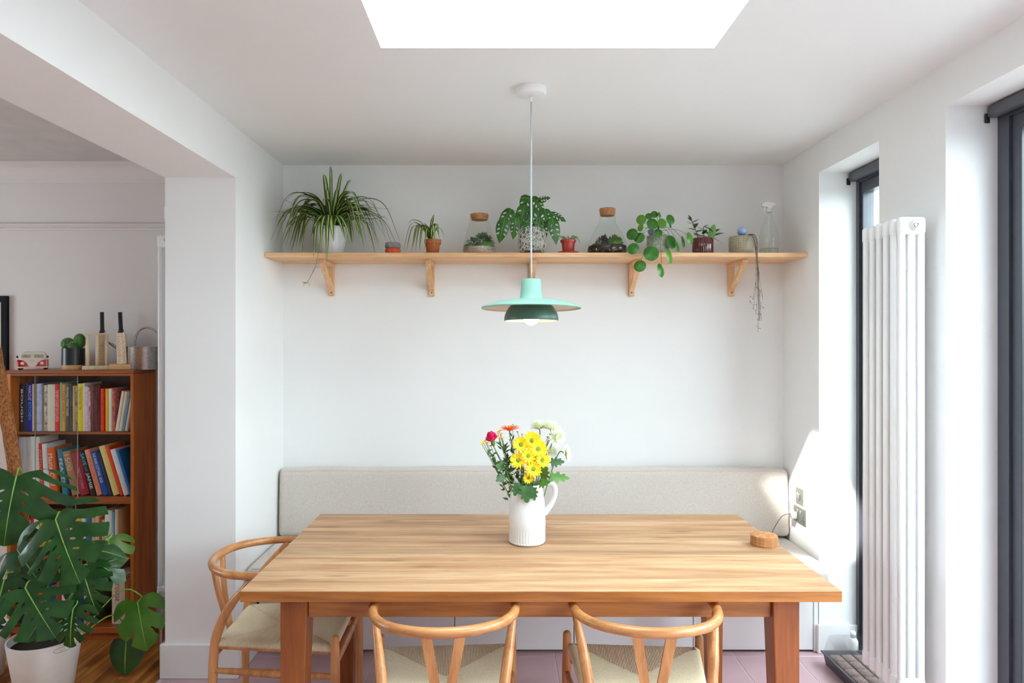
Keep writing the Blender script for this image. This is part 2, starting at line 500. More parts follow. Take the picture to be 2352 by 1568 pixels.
# ---- back wall and left pier, beam
structure('wall_back', MB().box(XP, XO, YB, YB + 0.2, -0.1, ZC + 0.3), 'wall')
wl = MB().box(XP, XL, YP, YB, 0, ZBM).box(XP, XL, YN, YB, ZBM, ZC + 0.02)
structure('wall_left', wl, 'wall')
# ---- right wall: full-height slot window, pier with the radiator, wide garden door
YJ, YK, YD, YD0 = 3.458, 2.909, 2.473, -0.65
wr = MB().box(XR, XO, YJ, YB, 0, ZC).box(XR, XO, YK - (YK - YD), YK, 0, ZW).box(XR, XO, YD0, YJ, ZW, ZC).box(XR, XO, YN, YD0, 0, ZC)
structure('wall_right', wr, 'wall')
structure('wall_near', MB().box(XLL, XO, YN - 0.2, YN, 0, ZC + 0.2), 'wall')
# ---- ceiling with the rooflight opening
SX0, SX1, SY0, SY1 = -0.410, 0.731, 1.52, 2.340
cl = MB().box(XP, SX0, YN, YB, ZC, ZC + 0.26).box(SX1, XO, YN, YB, ZC, ZC + 0.26).box(SX0, SX1, SY1, YB, ZC, ZC + 0.26).box(SX0, SX1, YN, SY0, ZC, ZC + 0.26)
structure('ceiling', cl, 'ceil')
rl = MB()
for (a, b, c, d) in ((SX0 - 0.05, SX0, SY0 - 0.05, SY1 + 0.05), (SX1, SX1 + 0.05, SY0 - 0.05, SY1 + 0.05), (SX0, SX1, SY0 - 0.05, SY0), (SX0, SX1, SY1, SY1 + 0.05)):
    rl.box(a, b, c, d, ZC + 0.26, ZC + 0.31)
wr3 = structure('window_3', rl, 'trim'); wr3['label'] = 'white frame of the rooflight'
MB().box(SX0 - 0.05, SX1 + 0.05, SY0 - 0.05, SY1 + 0.05, ZC + 0.31, ZC + 0.318).build('pane', 'glass', wr3)

struct(MB().box(XLL - 0.2, -1.40, YN - 2, YB + 2, ZC + 0.32, 5.72).build('wall_unseen_storey', 'wall'), 'unseen upper storey, its height set to trim the sun patch')  # out of view; height chosen to limit sun through the rooflight
# ---- next room
structure('wall_end_next_room', MB().box(XLL, XP, YLB, YLB + 0.2, -0.1, ZLC + 0.2), 'lilac')
fw = MB().box(XLL - 0.2, XLL, 2.9, YLB, -0.1, ZLC).box(XLL - 0.2, XLL, YN, 1.5, -0.1, ZLC).box(XLL - 0.2, XLL, 1.5, 2.9, -0.1, 1.0).box(XLL - 0.2, XLL, 1.5, 2.9, 2.0, ZLC)  # the opening is added out of view to brighten the next room
structure('wall_left_next_room', fw, 'lilac')
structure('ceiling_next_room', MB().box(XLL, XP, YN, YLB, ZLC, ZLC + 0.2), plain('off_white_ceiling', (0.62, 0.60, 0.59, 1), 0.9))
w2 = MB()
for (a, b, c, d) in ((1.5, 2.9, 1.94, 2.0), (1.5, 2.9, 1.0, 1.06), (1.5, 1.56, 1.06, 1.94), (2.84, 2.9, 1.06, 1.94), (2.18, 2.22, 1.06, 1.94)): w2.box(XLL - 0.15, XLL - 0.09, a, b, c, d)
w2 = structure('window_added', w2, 'trim'); w2['label'] = 'unseen white sash window added to light the next room'
MB().box(XLL - 0.124, XLL - 0.118, 1.55, 2.85, 1.05, 1.95).build('pane', 'glass', w2)
pr = MB()
prof = [(0, 0), (-0.012, 0), (-0.016, 0.010), (-0.010, 0.018), (-0.022, 0.026), (-0.026, 0.034), (0, 0.036)]
pr.prism([(YLB + a, 2.195 + b) for a, b in prof], XP - XLL, 'x', XLL)
structure('trim_1', pr, 'lilac')['label'] = 'painted picture rail on the mauve wall'
cv = MB()
arc = [(YLB, ZLC)] + [(YLB - 0.10, ZLC)] + [(YLB - 0.10 + 0.09 * math.sin(t * PI / 12), ZLC - 0.012 - 0.085 * (1 - math.cos(t * PI / 12))) for t in range(0, 7)] + [(YLB, ZLC - 0.10)]
cv.prism(arc, XP - XLL, 'x', XLL)
structure('trim_2', cv, 'lilac')['label'] = 'plain coving above the mauve wall'

# ---- skirting
def skirt(name, mb): return structure(name, mb, 'trim')
sk = MB()
sk.rbox(XP - 0.018, XL + 0.016, YP - 0.018, YP, 0, 0.16, 0.003, 1, smooth=False)
skirt('baseboard_pier', sk)
skirt('baseboard_left', MB().rbox(XL, XL + 0.016, YP, YJ + 0.005, 0, 0.16, 0.003, 1, smooth=False))
skirt('baseboard_next_room', MB().rbox(XP - 0.018, XP, YP, YLB - 0.02, 0, 0.16, 0.003, 1, smooth=False))
skirt('baseboard_right', MB().rbox(XR - 0.012, XG, YJ - 0.016, YJ, 0, 0.145, 0.003, 1, smooth=False))
skirt('baseboard_end', MB().rbox(XLL, XP - 0.02, YLB - 0.018, YLB, 0, 0.16, 0.003, 1, smooth=False))

# ---- slot window and garden door
def glazed(name, y0, y1, label, mull=(), fw=0.055, w=0.05, gx=0.034):
    o = bpy.data.objects.new(name, None); COL.objects.link(o); o.location = (XG, (y0 + y1) / 2, 0)
    struct(o, label)
    c = (y0 + y1) / 2
    a, b = y0 - c, y1 - c
    f = MB()
    f.box(0, 0.075, a, a + fw, 0, ZW).box(0, 0.075, b - fw, b, 0, ZW).box(0, 0.075, a + fw, b - fw, ZW - 0.055, ZW).box(0, 0.075, a + fw, b - fw, 0, 0.05)
    f.build('outer_frame', 'frame', o)
    ys = [a + fw] + [m - c for m in mull] + [b - fw]
    for i in range(len(ys) - 1):
        p, q = ys[i] + 0.002, ys[i + 1] - 0.002
        s = MB()
        s.box(0.012, 0.06, p, p + w, 0.052, ZW - 0.057).box(0.012, 0.06, q - w, q, 0.052, ZW - 0.057).box(0.012, 0.06, p + w, q - w, ZW - 0.11, ZW - 0.057).box(0.012, 0.06, p + w, q - w, 0.052, 0.11)
        sa = s.build('sash', 'frame', o)
        MB().box(gx, gx + 0.008, p + w - 0.005, q - w + 0.005, 0.105, ZW - 0.105).build('pane', 'glass', sa)
        MB().box(0.006, 0.012, p + w - 0.004, p + w, 0.11, ZW - 0.11).box(0.006, 0.012, q - w, q - w + 0.004, 0.11, ZW - 0.11).build('gasket', 'black', sa)
    # roller blind tucked at the head
    h = MB(); h.rbox(-0.045, -0.002, a + 0.004, b - 0.004, ZW - 0.05, ZW - 0.004, 0.012, 2)
    hb = h.build('blind_cassette', 'frame', o)
    MB().rbox(-0.05, -0.03, b - 0.006, b + 0.0, ZW - 0.065, ZW - 0.03, 0.003, 1).build('bracket', 'dark', hb)
    return o
glazed('window_1', YK, YJ, 'tall slot window with dark grey frame behind the radiator', (), 0.028, 0.024, 0.018)
glazed('door_1', YD0, YD, 'dark grey framed glass garden door at the right edge', (0.9,))

# ---- outside: paved yard, boundary wall added to cut light at the door, a tree
struct(MB().box(XO, 14, -8, 12, -0.25, -0.08).build('terrace', plain('pale_paving', (0.30, 0.30, 0.30, 1), 0.9, (0.25, 0.25, 0.25, 1), 3, 0.1)), 'pale paved yard outside the garden door')
struct(MB().box(4.6, 4.75, -8, 12, -0.08, 2.1).build('added_yard_wall', plain('grey_fence_stain', (0.24, 0.25, 0.25, 1), 0.9, (0.19, 0.20, 0.20, 1), 2, 0.1)), 'grey boundary wall added to dim the light through the garden door')
tr = thing('garden_tree', 'leafy tree seen through the slot window', 'tree', (6.2, 10.4, -0.08))
tm = MB().tube(cat_rom([(0, 0, 0), (0.05, 0, 1.4), (-0.1, 0.1, 3.0), (0, 0, 4.4)], 5), [0.12] * 6 + [0.09] * 6 + [0.04] * 4, 8)
for i in range(9):
    a = random.random() * 6.28; z = 2.2 + 0.25 * i
    tm.tube(cat_rom([(0, 0, z), (0.5 * math.cos(a), 0.5 * math.sin(a), z + 0.4), (1.1 * math.cos(a), 1.1 * math.sin(a), z + 0.6)], 4), [0.035] * 4 + [0.02] * 5, 6)
tm.build('trunk', plain('tree_bark', srgb(96, 80, 66), 0.9, None, 20, 0.3), tr)
lf = MB()
for i in range(1500):
    a = random.random() * 6.28; r = 1.35 * math.sqrt(random.random()); z = 3.4 + random.uniform(-1.2, 1.5)
    q = Vector((r * math.cos(a), r * math.sin(a), z))
    M = frame_from(q, (random.uniform(-1, 1), random.uniform(-1, 1), random.uniform(-1, 0.3)), (random.uniform(-1, 1), random.uniform(-1, 1), 1))
    s = random.uniform(0.05, 0.09)
    lf.add([(0, 0, 0), (s * 0.4, s * 0.5, 0.01), (0, s * 1.2, 0), (-s * 0.4, s * 0.5, 0.01)], [(0, 1, 2, 3)], M=M)
o = lf.build('foliage', plain('tree_leaf', srgb(120, 140, 90), 0.6), tr, fix=False); o['kind'] = 'stuff'
# ================================================================== LARGE FURNITURE
# ---- built-in bench
BT = 0.40
bn = thing('storage_bench', 'white built-in storage bench along the back wall', 'bench', (0.18, 3.46, 0))
bx = 0.18
gaps = [XL + 0.016 - bx + 0.0, -0.839 - bx, -0.234 - bx, 0.371 - bx, 0.976 - bx, 1.585 - bx]
MB().box(XL + 0.002 - bx, XR - 0.014 - bx, 0.022, YB - 3.46 - 0.002, 0.0, BT - 0.03).build('carcass', 'dark', bn)
MB().rbox(XL + 0.003 - bx, XR - 0.003 - bx, -0.11, YB - 3.46 - 0.002, BT - 0.03, BT, 0.003, 1, smooth=False).build('seat_board', 'bench', bn)
for i in range(5):
    MB().rbox(gaps[i] + 0.002, gaps[i + 1] - 0.002, 0, 0.02, 0.012, BT - 0.034, 0.0015, 1, smooth=False).build('door', 'bench', bn)
MB().rbox(gaps[5] + 0.002, XR - 0.002 - bx, 0, 0.02, 0.002, BT - 0.034, 0.0015, 1, smooth=False).build('end_filler', 'bench', bn)

def cushion(name, label, x0, x1, y0, y1, z0, z1, lean=0.0, r=0.03, seed=1):
    """long boxed cushion with softly bulging faces and corded seams"""
    loc = ((x0 + x1) / 2, (y0 + y1) / 2, z0)
    o = thing(name, label, 'cushion', loc)
    hx, hy, h = (x1 - x0) / 2, (y1 - y0) / 2, z1 - z0
    bm = bmesh.new(); bmesh.ops.create_cube(bm, size=1.0)
    for v in bm.verts: v.co = Vector((v.co.x * 2 * hx, v.co.y * 2 * hy, (v.co.z + 0.5) * h))
    bmesh.ops.bevel(bm, geom=bm.edges[:], offset=r, segments=3, profile=0.55, affect='EDGES')
    for ax in range(1, 26):
        c = -hx + 2 * hx * ax / 26
        bmesh.ops.bisect_plane(bm, geom=bm.verts[:] + bm.edges[:] + bm.faces[:], plane_co=(c, 0, 0), plane_no=(1, 0, 0))
    for k in range(1, 6):
        bmesh.ops.bisect_plane(bm, geom=bm.verts[:] + bm.edges[:] + bm.faces[:], plane_co=(0, -hy + 2 * hy * k / 6, 0), plane_no=(0, 1, 0))
        bmesh.ops.bisect_plane(bm, geom=bm.verts[:] + bm.edges[:] + bm.faces[:], plane_co=(0, 0, h * k / 6), plane_no=(0, 0, 1))
    def warp(p):
        u, v, w = p.x / hx, p.y / hy, p.z / h * 2 - 1
        b = Vector((0, 0, 0))
        fx = max(0, 1 - u * u) ** 0.3
        wob = 0.006 * mnoise.noise(Vector((p.x * 3.1 + seed, p.y * 3, p.z * 3)))
        b.z += (0.010 * (1 - v * v) * fx + wob) * (1 if w > 0.5 else 0)
        b.y += -(0.012 * (1 - w * w) * fx + wob) * (1 if v < -0.5 else 0)
        q = p + b
        q.y += -lean * (1 - p.z / h)
        return q
    for v in bm.verts: v.co = warp(v.co)
    mb = MB(); bm.verts.index_update()
    mb.add([v.co.copy() for v in bm.verts], [tuple(v.index for v in f.verts) for f in bm.faces], 0, True); bm.free()
    c = mb.build('cover', 'linen', o)
    # corded seams round the front face and round the back face
    def loop(yy, zz=None):
        pts = []
        q = r * 0.45
        if zz is None:
            base = [(-hx + q, yy, q), (hx - q, yy, q), (hx - q, yy, h - q), (-hx + q, yy, h - q)]
            ds = [(0, 0, 1), (1, 0, 0), (0, 0, 1), (1, 0, 0)]
        else:
            base = [(-hx + q, -hy + q, zz), (hx - q, -hy + q, zz), (hx - q, hy - q, zz), (-hx + q, hy - q, zz)]
        for i in range(4):
            a, b = Vector(base[i]), Vector(base[(i + 1) % 4])
            n = 24 if (b - a).length > 0.6 else 5
            e = (b - a).normalized() * 0.02
            for k in range(n + 1): pts.append(warp((a + e).lerp(b - e, k / n)))
        return pts
    pp = MB()
    for l in ([loop(-hy + r * 0.3), loop(hy - r * 0.3)] if lean or h > 0.2 else [loop(0, h - r * 0.3), loop(0, r * 0.3)]):
        pp.tube(l, 0.0048, 6, closed=True)
    pp.build('piping', 'piping', o)
    return o
cushion('bench_seat_cushion', 'long oatmeal linen seat cushion lying on the white bench', XL + 0.012, XR - 0.012, 3.30, 3.885, BT + 0.001, 0.476, 0, 0.022, 3)
cushion('bench_back_cushion', 'long oatmeal linen back cushion standing against the back wall', XL + 0.010, XR - 0.010, 3.79, 3.885, 0.492, 0.862, 0.02, 0.03, 9)

# ---- dining table
TX0, TX1, TY0, TY1, TZ = -0.845, 1.106, 2.210, 3.193, 0.768
tcx, tcy = (TX0 + TX1) / 2, (TY0 + TY1) / 2
tb = thing('dining_table', 'large solid oak dining table with a worn plank top, paler with painted window light', 'table', (tcx, tcy, 0))
hw, hd = (TX1 - TX0) / 2, (TY1 - TY0) / 2
ws = [0.115, 0.085, 0.10, 0.075, 0.11, 0.095, 0.12, 0.08, 0.10, 0.103]
sc = 2 * hd / sum(ws)
y = -hd
for w in ws:
    w *= sc
    p = MB().rbox(-hw, hw, y + 0.0003, y + w - 0.0003, TZ - 0.036, TZ, 0.0016, 1, smooth=False)
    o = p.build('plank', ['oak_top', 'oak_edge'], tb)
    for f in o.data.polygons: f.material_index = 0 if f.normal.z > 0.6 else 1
    y += w
zt = TZ - 0.037
def leg(cx, cy, sx, sy):
    m = MB(); a = 0.044; b = 0.034
    # square leg, straight on the outside, tapering on the two inner faces
    def sq(z, h):
        x0, x1 = (cx - a, cx - a + 2 * h) if sx < 0 else (cx + a - 2 * h, cx + a)
        y0, y1 = (cy - a, cy - a + 2 * h) if sy < 0 else (cy + a - 2 * h, cy + a)
        return [(x0, y0, z), (x1, y0, z), (x1, y1, z), (x0, y1, z)]
    vs = sq(0, b) + sq(zt - 0.09, a) + sq(zt, a)
    fs = [(3, 2, 1, 0), (8, 9, 10, 11)]
    for k in (0, 4):
        fs += [(k + i, k + (i + 1) % 4, k + 4 + (i + 1) % 4, k + 4 + i) for i in range(4)]
    m.add(vs, fs)
    o = m.build('leg', 'oak_leg', tb)
    bv = o.modifiers.new('edge', 'BEVEL'); bv.width = 0.004; bv.segments = 2
LX, LY = hw - 0.155, hd - 0.105
for sx in (-1, 1):
    for sy in (-1, 1): leg(sx * LX, sy * LY, sx, sy)
for sy in (-1, 1):
    yy = sy * (LY + 0.015)
    MB().rbox(-LX + 0.0445, LX - 0.0445, yy - 0.011, yy + 0.011, 0.652, zt, 0.002, 1, smooth=False).build('apron', 'oak_edge', tb)
for sx in (-1, 1):
    xx = sx * (LX + 0.015)
    MB().rbox(xx - 0.011, xx + 0.011, -LY + 0.0445, LY - 0.0445, 0.652, zt, 0.002, 1, smooth=False).build('apron', 'oak_edge', tb)

# ---- Y-back chairs with woven cord seats
def chair(label, loc, rotz):
    return thing('dining_chair', label, 'chair', loc, rotz, 'wooden Y-back chairs around the table')
def seat_z(x, y): 
    return 0.447 - 0.014 * max(0, 1 - (x / 0.22) ** 2) * max(0, 1 - ((y - 0.04) / 0.23) ** 2)
FX, FY, BX, BY = 0.232, 0.262, 0.176, -0.178
def woven():
    mb = MB(); pitch = 0.0056
    C1, C2 = (0, 0.055), (0, 0.005)
    def rib(a, b, d):
        """a on the rail side, b inner end; d = half pitch direction across"""
        A, B = Vector(a + (0,)), Vector(b + (0,))
        out = (A - B)
        if out.length < 1e-4: return
        out.normalize()
        pts = [B, A.lerp(B, 0.5), A - out * 0.012, A, A + out * 0.010, A + out * 0.010, A]
        zs = [seat_z(B.x, B.y), seat_z(*A.lerp(B, 0.5).xy), seat_z(A.x, A.y) + 0.001, seat_z(A.x, A.y) - 0.001, 0.438, 0.424, 0.412]
        vs = []
        nn = [Vector((0, 0, 1))] * 3 + [(Vector((0, 0, 1)) + out * 0.4).normalized(), out, out, -Vector((0, 0, 1))]
        for p, z, n in zip(pts, zs, nn):
            c = Vector((p.x, p.y, z))
            for k in (-1, -0.5, 0.5, 1):
                h = {1: -0.0014, 0.5: 0.001}[abs(k)]
                vs.append(c + d * k * pitch * 0.5 + n * h)
        m = len(pts); fs = []
        for i in range(m - 1):
            for k in range(3): fs.append((i * 4 + k, i * 4 + k + 1, (i + 1) * 4 + k + 1, (i + 1) * 4 + k))
        mb.add(vs, fs, 0, True)
    n = int(2 * FX / pitch)
    for i in range(n):
        x = -FX + pitch * (i + 0.5); t = 1 - abs(x) / FX
        rib((x, FY), (x, FY + (C1[1] - FY) * t), Vector((1, 0, 0)))
    n = int(2 * BX / pitch)
    for i in range(n):
        x = -BX + pitch * (i + 0.5); t = 1 - abs(x) / BX
        rib((x, BY), (x, BY + (C2[1] - BY) * t), Vector((1, 0, 0)))
    n = int((FY - BY) / pitch)
    for i in range(n):
        y = BY + pitch * (i + 0.5); u = (y - BY) / (FY - BY)
        xe = BX + (FX - BX) * u
        if y > C1[1]: xi = FX * (y - C1[1]) / (FY - C1[1])
        elif y < C2[1]: xi = BX * (C2[1] - y) / (C2[1] - BY)
        else: xi = 0.0
        for s in (-1, 1): rib((s * xe, y), (s * min(xi, xe - 0.001), y), Vector((0, 1, 0)))
    # closed underside so that the weave is not seen through
    mb.add([(-FX, FY, 0.413), (FX, FY, 0.413), (BX, BY, 0.413), (-BX, BY, 0.413)], [(0, 1, 2, 3)])
    return mb.mesh('woven_seat', 'cord', fix=False)
CH = {}
def T(name, pts, rad, mat, n=12, k=7):
    c = cat_rom(pts, k)
    m = len(c)
    if isinstance(rad, (list, tuple)):
        rr = [rad[min(int(i * (len(rad) - 1) / (m - 1)), len(rad) - 2)] + (rad[min(int(i * (len(rad) - 1) / (m - 1)), len(rad) - 2) + 1] - rad[min(int(i * (len(rad) - 1) / (m - 1)), len(rad) - 2)]) * ((i * (len(rad) - 1) / (m - 1)) - min(int(i * (len(rad) - 1) / (m - 1)), len(rad) - 2)) for i in range(m)]
    else: rr = [rad] * m
    # rounded ends
    a, b = (c[0] - c[1]).normalized(), (c[-1] - c[-2]).normalized()
    c = [c[0] + a * rr[0] * 0.7, c[0] + a * rr[0] * 0.45] + c + [c[-1] + b * rr[-1] * 0.45, c[-1] + b * rr[-1] * 0.7]
    rr = [rr[0] * 0.35, rr[0] * 0.8] + rr + [rr[-1] * 0.8, rr[-1] * 0.35]
    return MB().tube(c, rr, n).mesh(name, mat)
ZB = 0.706
CH['bow_rail'] = [T('bow_rail', [(-0.216, 0.09, ZB - 0.004), (-0.229, 0.03, ZB - 0.002), (-0.233, -0.04, ZB), (-0.216, -0.12, ZB), (-0.168, -0.19, ZB + 0.002), (-0.088, -0.236, ZB + 0.004), (0, -0.25, ZB + 0.004),
                  (0.088, -0.236, ZB + 0.004), (0.168, -0.19, ZB + 0.002), (0.216, -0.12, ZB), (0.233, -0.04, ZB), (0.229, 0.03, ZB - 0.002), (0.216, 0.09, ZB - 0.004)], [0.0135, 0.0155, 0.0165, 0.0155, 0.0135], 'chairbow', 14, 6)]
CH['leg'] = []
for s in (-1, 1):
    CH['leg'].append(T('leg', [(s * 0.196, -0.205, 0.0), (s * 0.184, -0.2, 0.2), (s * 0.180, -0.195, 0.38), (s * 0.184, -0.178, 0.48), (s * 0.203, -0.125, 0.585), (s * 0.229, -0.035, ZB - 0.013)], [0.012, 0.016, 0.0175, 0.018, 0.0165, 0.0105], 'chairwood'))
    CH['leg'].append(T('leg', [(s * 0.247, 0.278, 0.0), (s * 0.246, 0.277, 0.2), (s * 0.245, 0.275, 0.35), (s * 0.244, 0.274, 0.478)], [0.0125, 0.017, 0.018, 0.0155], 'chairwood'))
CH['seat_rail'] = [T('seat_rail', [(-0.228, 0.262, 0.424), (0.228, 0.262, 0.424)], 0.0105, 'chairwood', 8, 2), T('seat_rail', [(-0.17, -0.182, 0.424), (0.17, -0.182, 0.424)], 0.0105, 'chairwood', 8, 2),
                   T('seat_rail', [(-0.178, -0.178, 0.424), (-0.232, 0.26, 0.424)], 0.0105, 'chairwood', 8, 2), T('seat_rail', [(0.178, -0.178, 0.424), (0.232, 0.26, 0.424)], 0.0105, 'chairwood', 8, 2)]
CH['stretcher'] = []
for s in (-1, 1):
    CH['stretcher'].append(T('stretcher', [(s * 0.183, -0.19, 0.335), (s * 0.215, 0.04, 0.335), (s * 0.244, 0.268, 0.335)], [0.010, 0.0155, 0.010], 'chairwood', 10, 4))
CH['stretcher'].append(T('stretcher', [(-0.238, 0.274, 0.375), (0, 0.274, 0.375), (0.238, 0.274, 0.375)], [0.010, 0.014, 0.010], 'chairwood', 10, 4))
CH['stretcher'].append(T('stretcher', [(-0.176, -0.196, 0.385), (0, -0.198, 0.385), (0.176, -0.196, 0.385)], [0.010, 0.014, 0.010], 'chairwood', 10, 4))
sp = MB()
def splat_pt(x, z):                                     # the Y-piece leans back from the seat rail to the bow
    t = (z - 0.40) / (ZB - 0.40)
    return (x, -0.192 - 0.056 * t - 0.010 * math.sin(PI * t), z)
cols = []
for k in range(13):
    z = 0.398 + (ZB - 0.006 - 0.398) * k / 12
    t = k / 12
    ci = 0.006 + 0.045 * max(0, (t - 0.12)) / 0.88
    hwid = 0.013 + 0.003 * t
    cols.append((z, ci, hwid))
for s in (-1, 1):
    vs, fs = [], []
    for (z, c, h) in cols:
        x, y, zz = splat_pt(s * c, z)
        x0 = x - h; x1 = x + h
        if s > 0: x0 = max(x0, 0.0)
        else: x1 = min(x1, 0.0)
        vs += [(x0, y - 0.006, zz), (x1, y - 0.006, zz), (x1, y + 0.006, zz), (x0, y + 0.006, zz)]
    for i in range(12):
        fs += [(i * 4 + k, i * 4 + (k + 1) % 4, i * 4 + 4 + (k + 1) % 4, i * 4 + 4 + k) for k in range(4)]
    fs += [(3, 2, 1, 0), (48, 49, 50, 51)]
    sp.add(vs, fs)
CH['back_splat'] = [sp.mesh('back_splat', 'chairwood')]
CH['woven_seat'] = [woven()]
for (lab, loc, rz) in (('wooden Y-back chair at the left end of the table', (-0.895, 2.765, 0), -PI / 2 + 0.03),
                       ('left of the two Y-back chairs with backs to the camera', (-0.186, 2.278, 0), 0.06),
                       ('right of the two Y-back chairs with backs to the camera', (0.474, 2.278, 0), -0.07)):
    c = chair(lab, loc, rz)
    for nm, ms in CH.items():
        for m in ms:
            o = link(nm, m, c)

# ---- wall shelf on five wooden brackets
ZS = 2.041
sh = thing('wall_shelf', 'long pale pine shelf running wall to wall', 'shelf', (0.184, 3.735, ZS - 0.024))
MB().rbox(XL + 0.001 - 0.184, XR - 0.001 - 0.184, 3.583 - 3.735, YB - 0.001 - 3.735, 0, 0.024, 0.0025, 1, smooth=False).build('board', 'pine', sh)
for i, bxp in enumerate((-0.963, -0.393, 0.178, 0.744, 1.313)):
    b = bpy.data.objects.new('bracket', None); COL.objects.link(b); b.parent = sh
    b.location = (bxp - 0.184, YB - 0.002 - 3.735, -0.0005)
    hh = 0.0155
    MB().rbox(-hh, hh, -0.019, 0, -0.185, 0, 0.002, 1, smooth=False).build('upright', 'pinev', b)
    MB().rbox(-hh, hh, -0.235, -0.0195, -0.020, 0, 0.002, 1, smooth=False).build('arm', 'pinev', b)
    # curved brace between them
    up = [(-0.205, -0.0205), (-0.19, -0.0205)]; 
    outer = [(-0.212 + 0.193 * (t / 8) - 0.0, -0.0205 - 0.135 * (t / 8) ** 0.75 ) for t in range(9)]
    inner = [(-0.186 + 0.167 * (t / 8), -0.0205 - 0.108 * (t / 8) ** 0.75) for t in range(9)]
    outer[-1] = (-0.0195, -0.156); inner[-1] = (-0.0195, -0.128)
    MB().prism(outer + inner[::-1], 2 * hh - 0.006, 'x', -hh + 0.003).build('brace', 'pinev', b)
    MB().lathe([(0.0035, 0), (0.0035, 0.001)], 10, M=Matrix.Translation((0, -0.0195, -0.165)) @ Matrix.Rotation(PI / 2, 4, 'X')).build('screw', 'dark', b)

# ---- pendant lamp
LXp, LYp = 0.121, 2.71
pl = thing('pendant_lamp', 'mint green disc pendant lamp hanging over the table', 'lamp', (LXp, LYp, 1.63))
b0 = 1.63
MB().lathe([(0.0, ZC - b0 - 0.032), (0.050, ZC - b0 - 0.032), (0.058, ZC - b0 - 0.029), (0.060, ZC - b0 - 0.024), (0.060, ZC - b0 - 0.0005), (0.0, ZC - b0 - 0.0005)], 40).build('ceiling_rose', 'white_plastic', pl, angle=40)
MB().lathe([(0.0, ZC - b0 - 0.055), (0.0045, ZC - b0 - 0.055), (0.0055, ZC - b0 - 0.034), (0.0, ZC - b0 - 0.034)], 14).build('cord_grip', 'white_plastic', pl)
MB().tube([(0.0005 * math.sin(i), 0, 0.19 + (ZC - b0 - 0.055 - 0.19) * i / 20) for i in range(21)], 0.0033, 8).build('cord', plain('braided_grey_cord', srgb(190, 196, 200), 0.8, srgb(150, 158, 164), 400, 0.3), pl)
zd = 0.077                                               # rim of the disc above the lamp's base point
def shell(prof, t, nm, mats, mi_in=1):
    n = 56
    m = MB(); m.lathe(prof, n, mi=0, cap0=False, cap1=False)
    inn = [(max(r - t * 0.6, 0), z - t) for r, z in prof]
    inn[0] = (prof[0][0] - t, prof[0][1]); inn[1] = (prof[1][0] - t * 1.6, prof[1][1])
    m.lathe(inn[::-1], n, mi=mi_in, cap0=False, cap1=False)
    a, b = prof[0], inn[0]
    m.lathe([b, a], n, mi=0, cap0=False, cap1=False)
    return m.build(nm, mats, pl, angle=35)
shell([(0.1965, zd - 0.002), (0.1985, zd + 0.001), (0.1970, zd + 0.0045), (0.175, zd + 0.0135), (0.14, zd + 0.0235), (0.10, zd + 0.0305), (0.070, zd + 0.034), (0.049, zd + 0.0365), (0.0445, zd + 0.043),
       (0.0425, zd + 0.065), (0.0395, zd + 0.105), (0.0385, zd + 0.113), (0.036, zd + 0.1145), (0.005, zd + 0.1155)], 0.0025, 'disc_shade', ['mint', 'cream_in'])
shell([(0.1065, 0.027), (0.1075, 0.030), (0.1072, 0.040), (0.1035, 0.055), (0.095, 0.071), (0.086, 0.084), (0.075, 0.092), (0.03, 0.096)], 0.0025, 'inner_dome', ['bottle_green', 'cream_in'])
MB().lathe([(0.0, 0.07), (0.016, 0.07), (0.018, 0.10), (0.0, 0.10)], 20).build('lamp_holder', 'white_plastic', pl)
MB().ball((0, 0, 0.040), 0.031, 24, 16).build('bulb', 'bulb', pl)
# the shade hangs very slightly out of level on its cord
tilt = Matrix.Translation((0, 0, 0.19)) @ Matrix.Rotation(math.radians(-1.8), 4, 'X') @ Matrix.Translation((0, 0, -0.19))
for ch in pl.children:
    if ch.name.split('.')[0] in ('disc_shade', 'inner_dome', 'lamp_holder', 'bulb'): ch.data.transform(tilt)
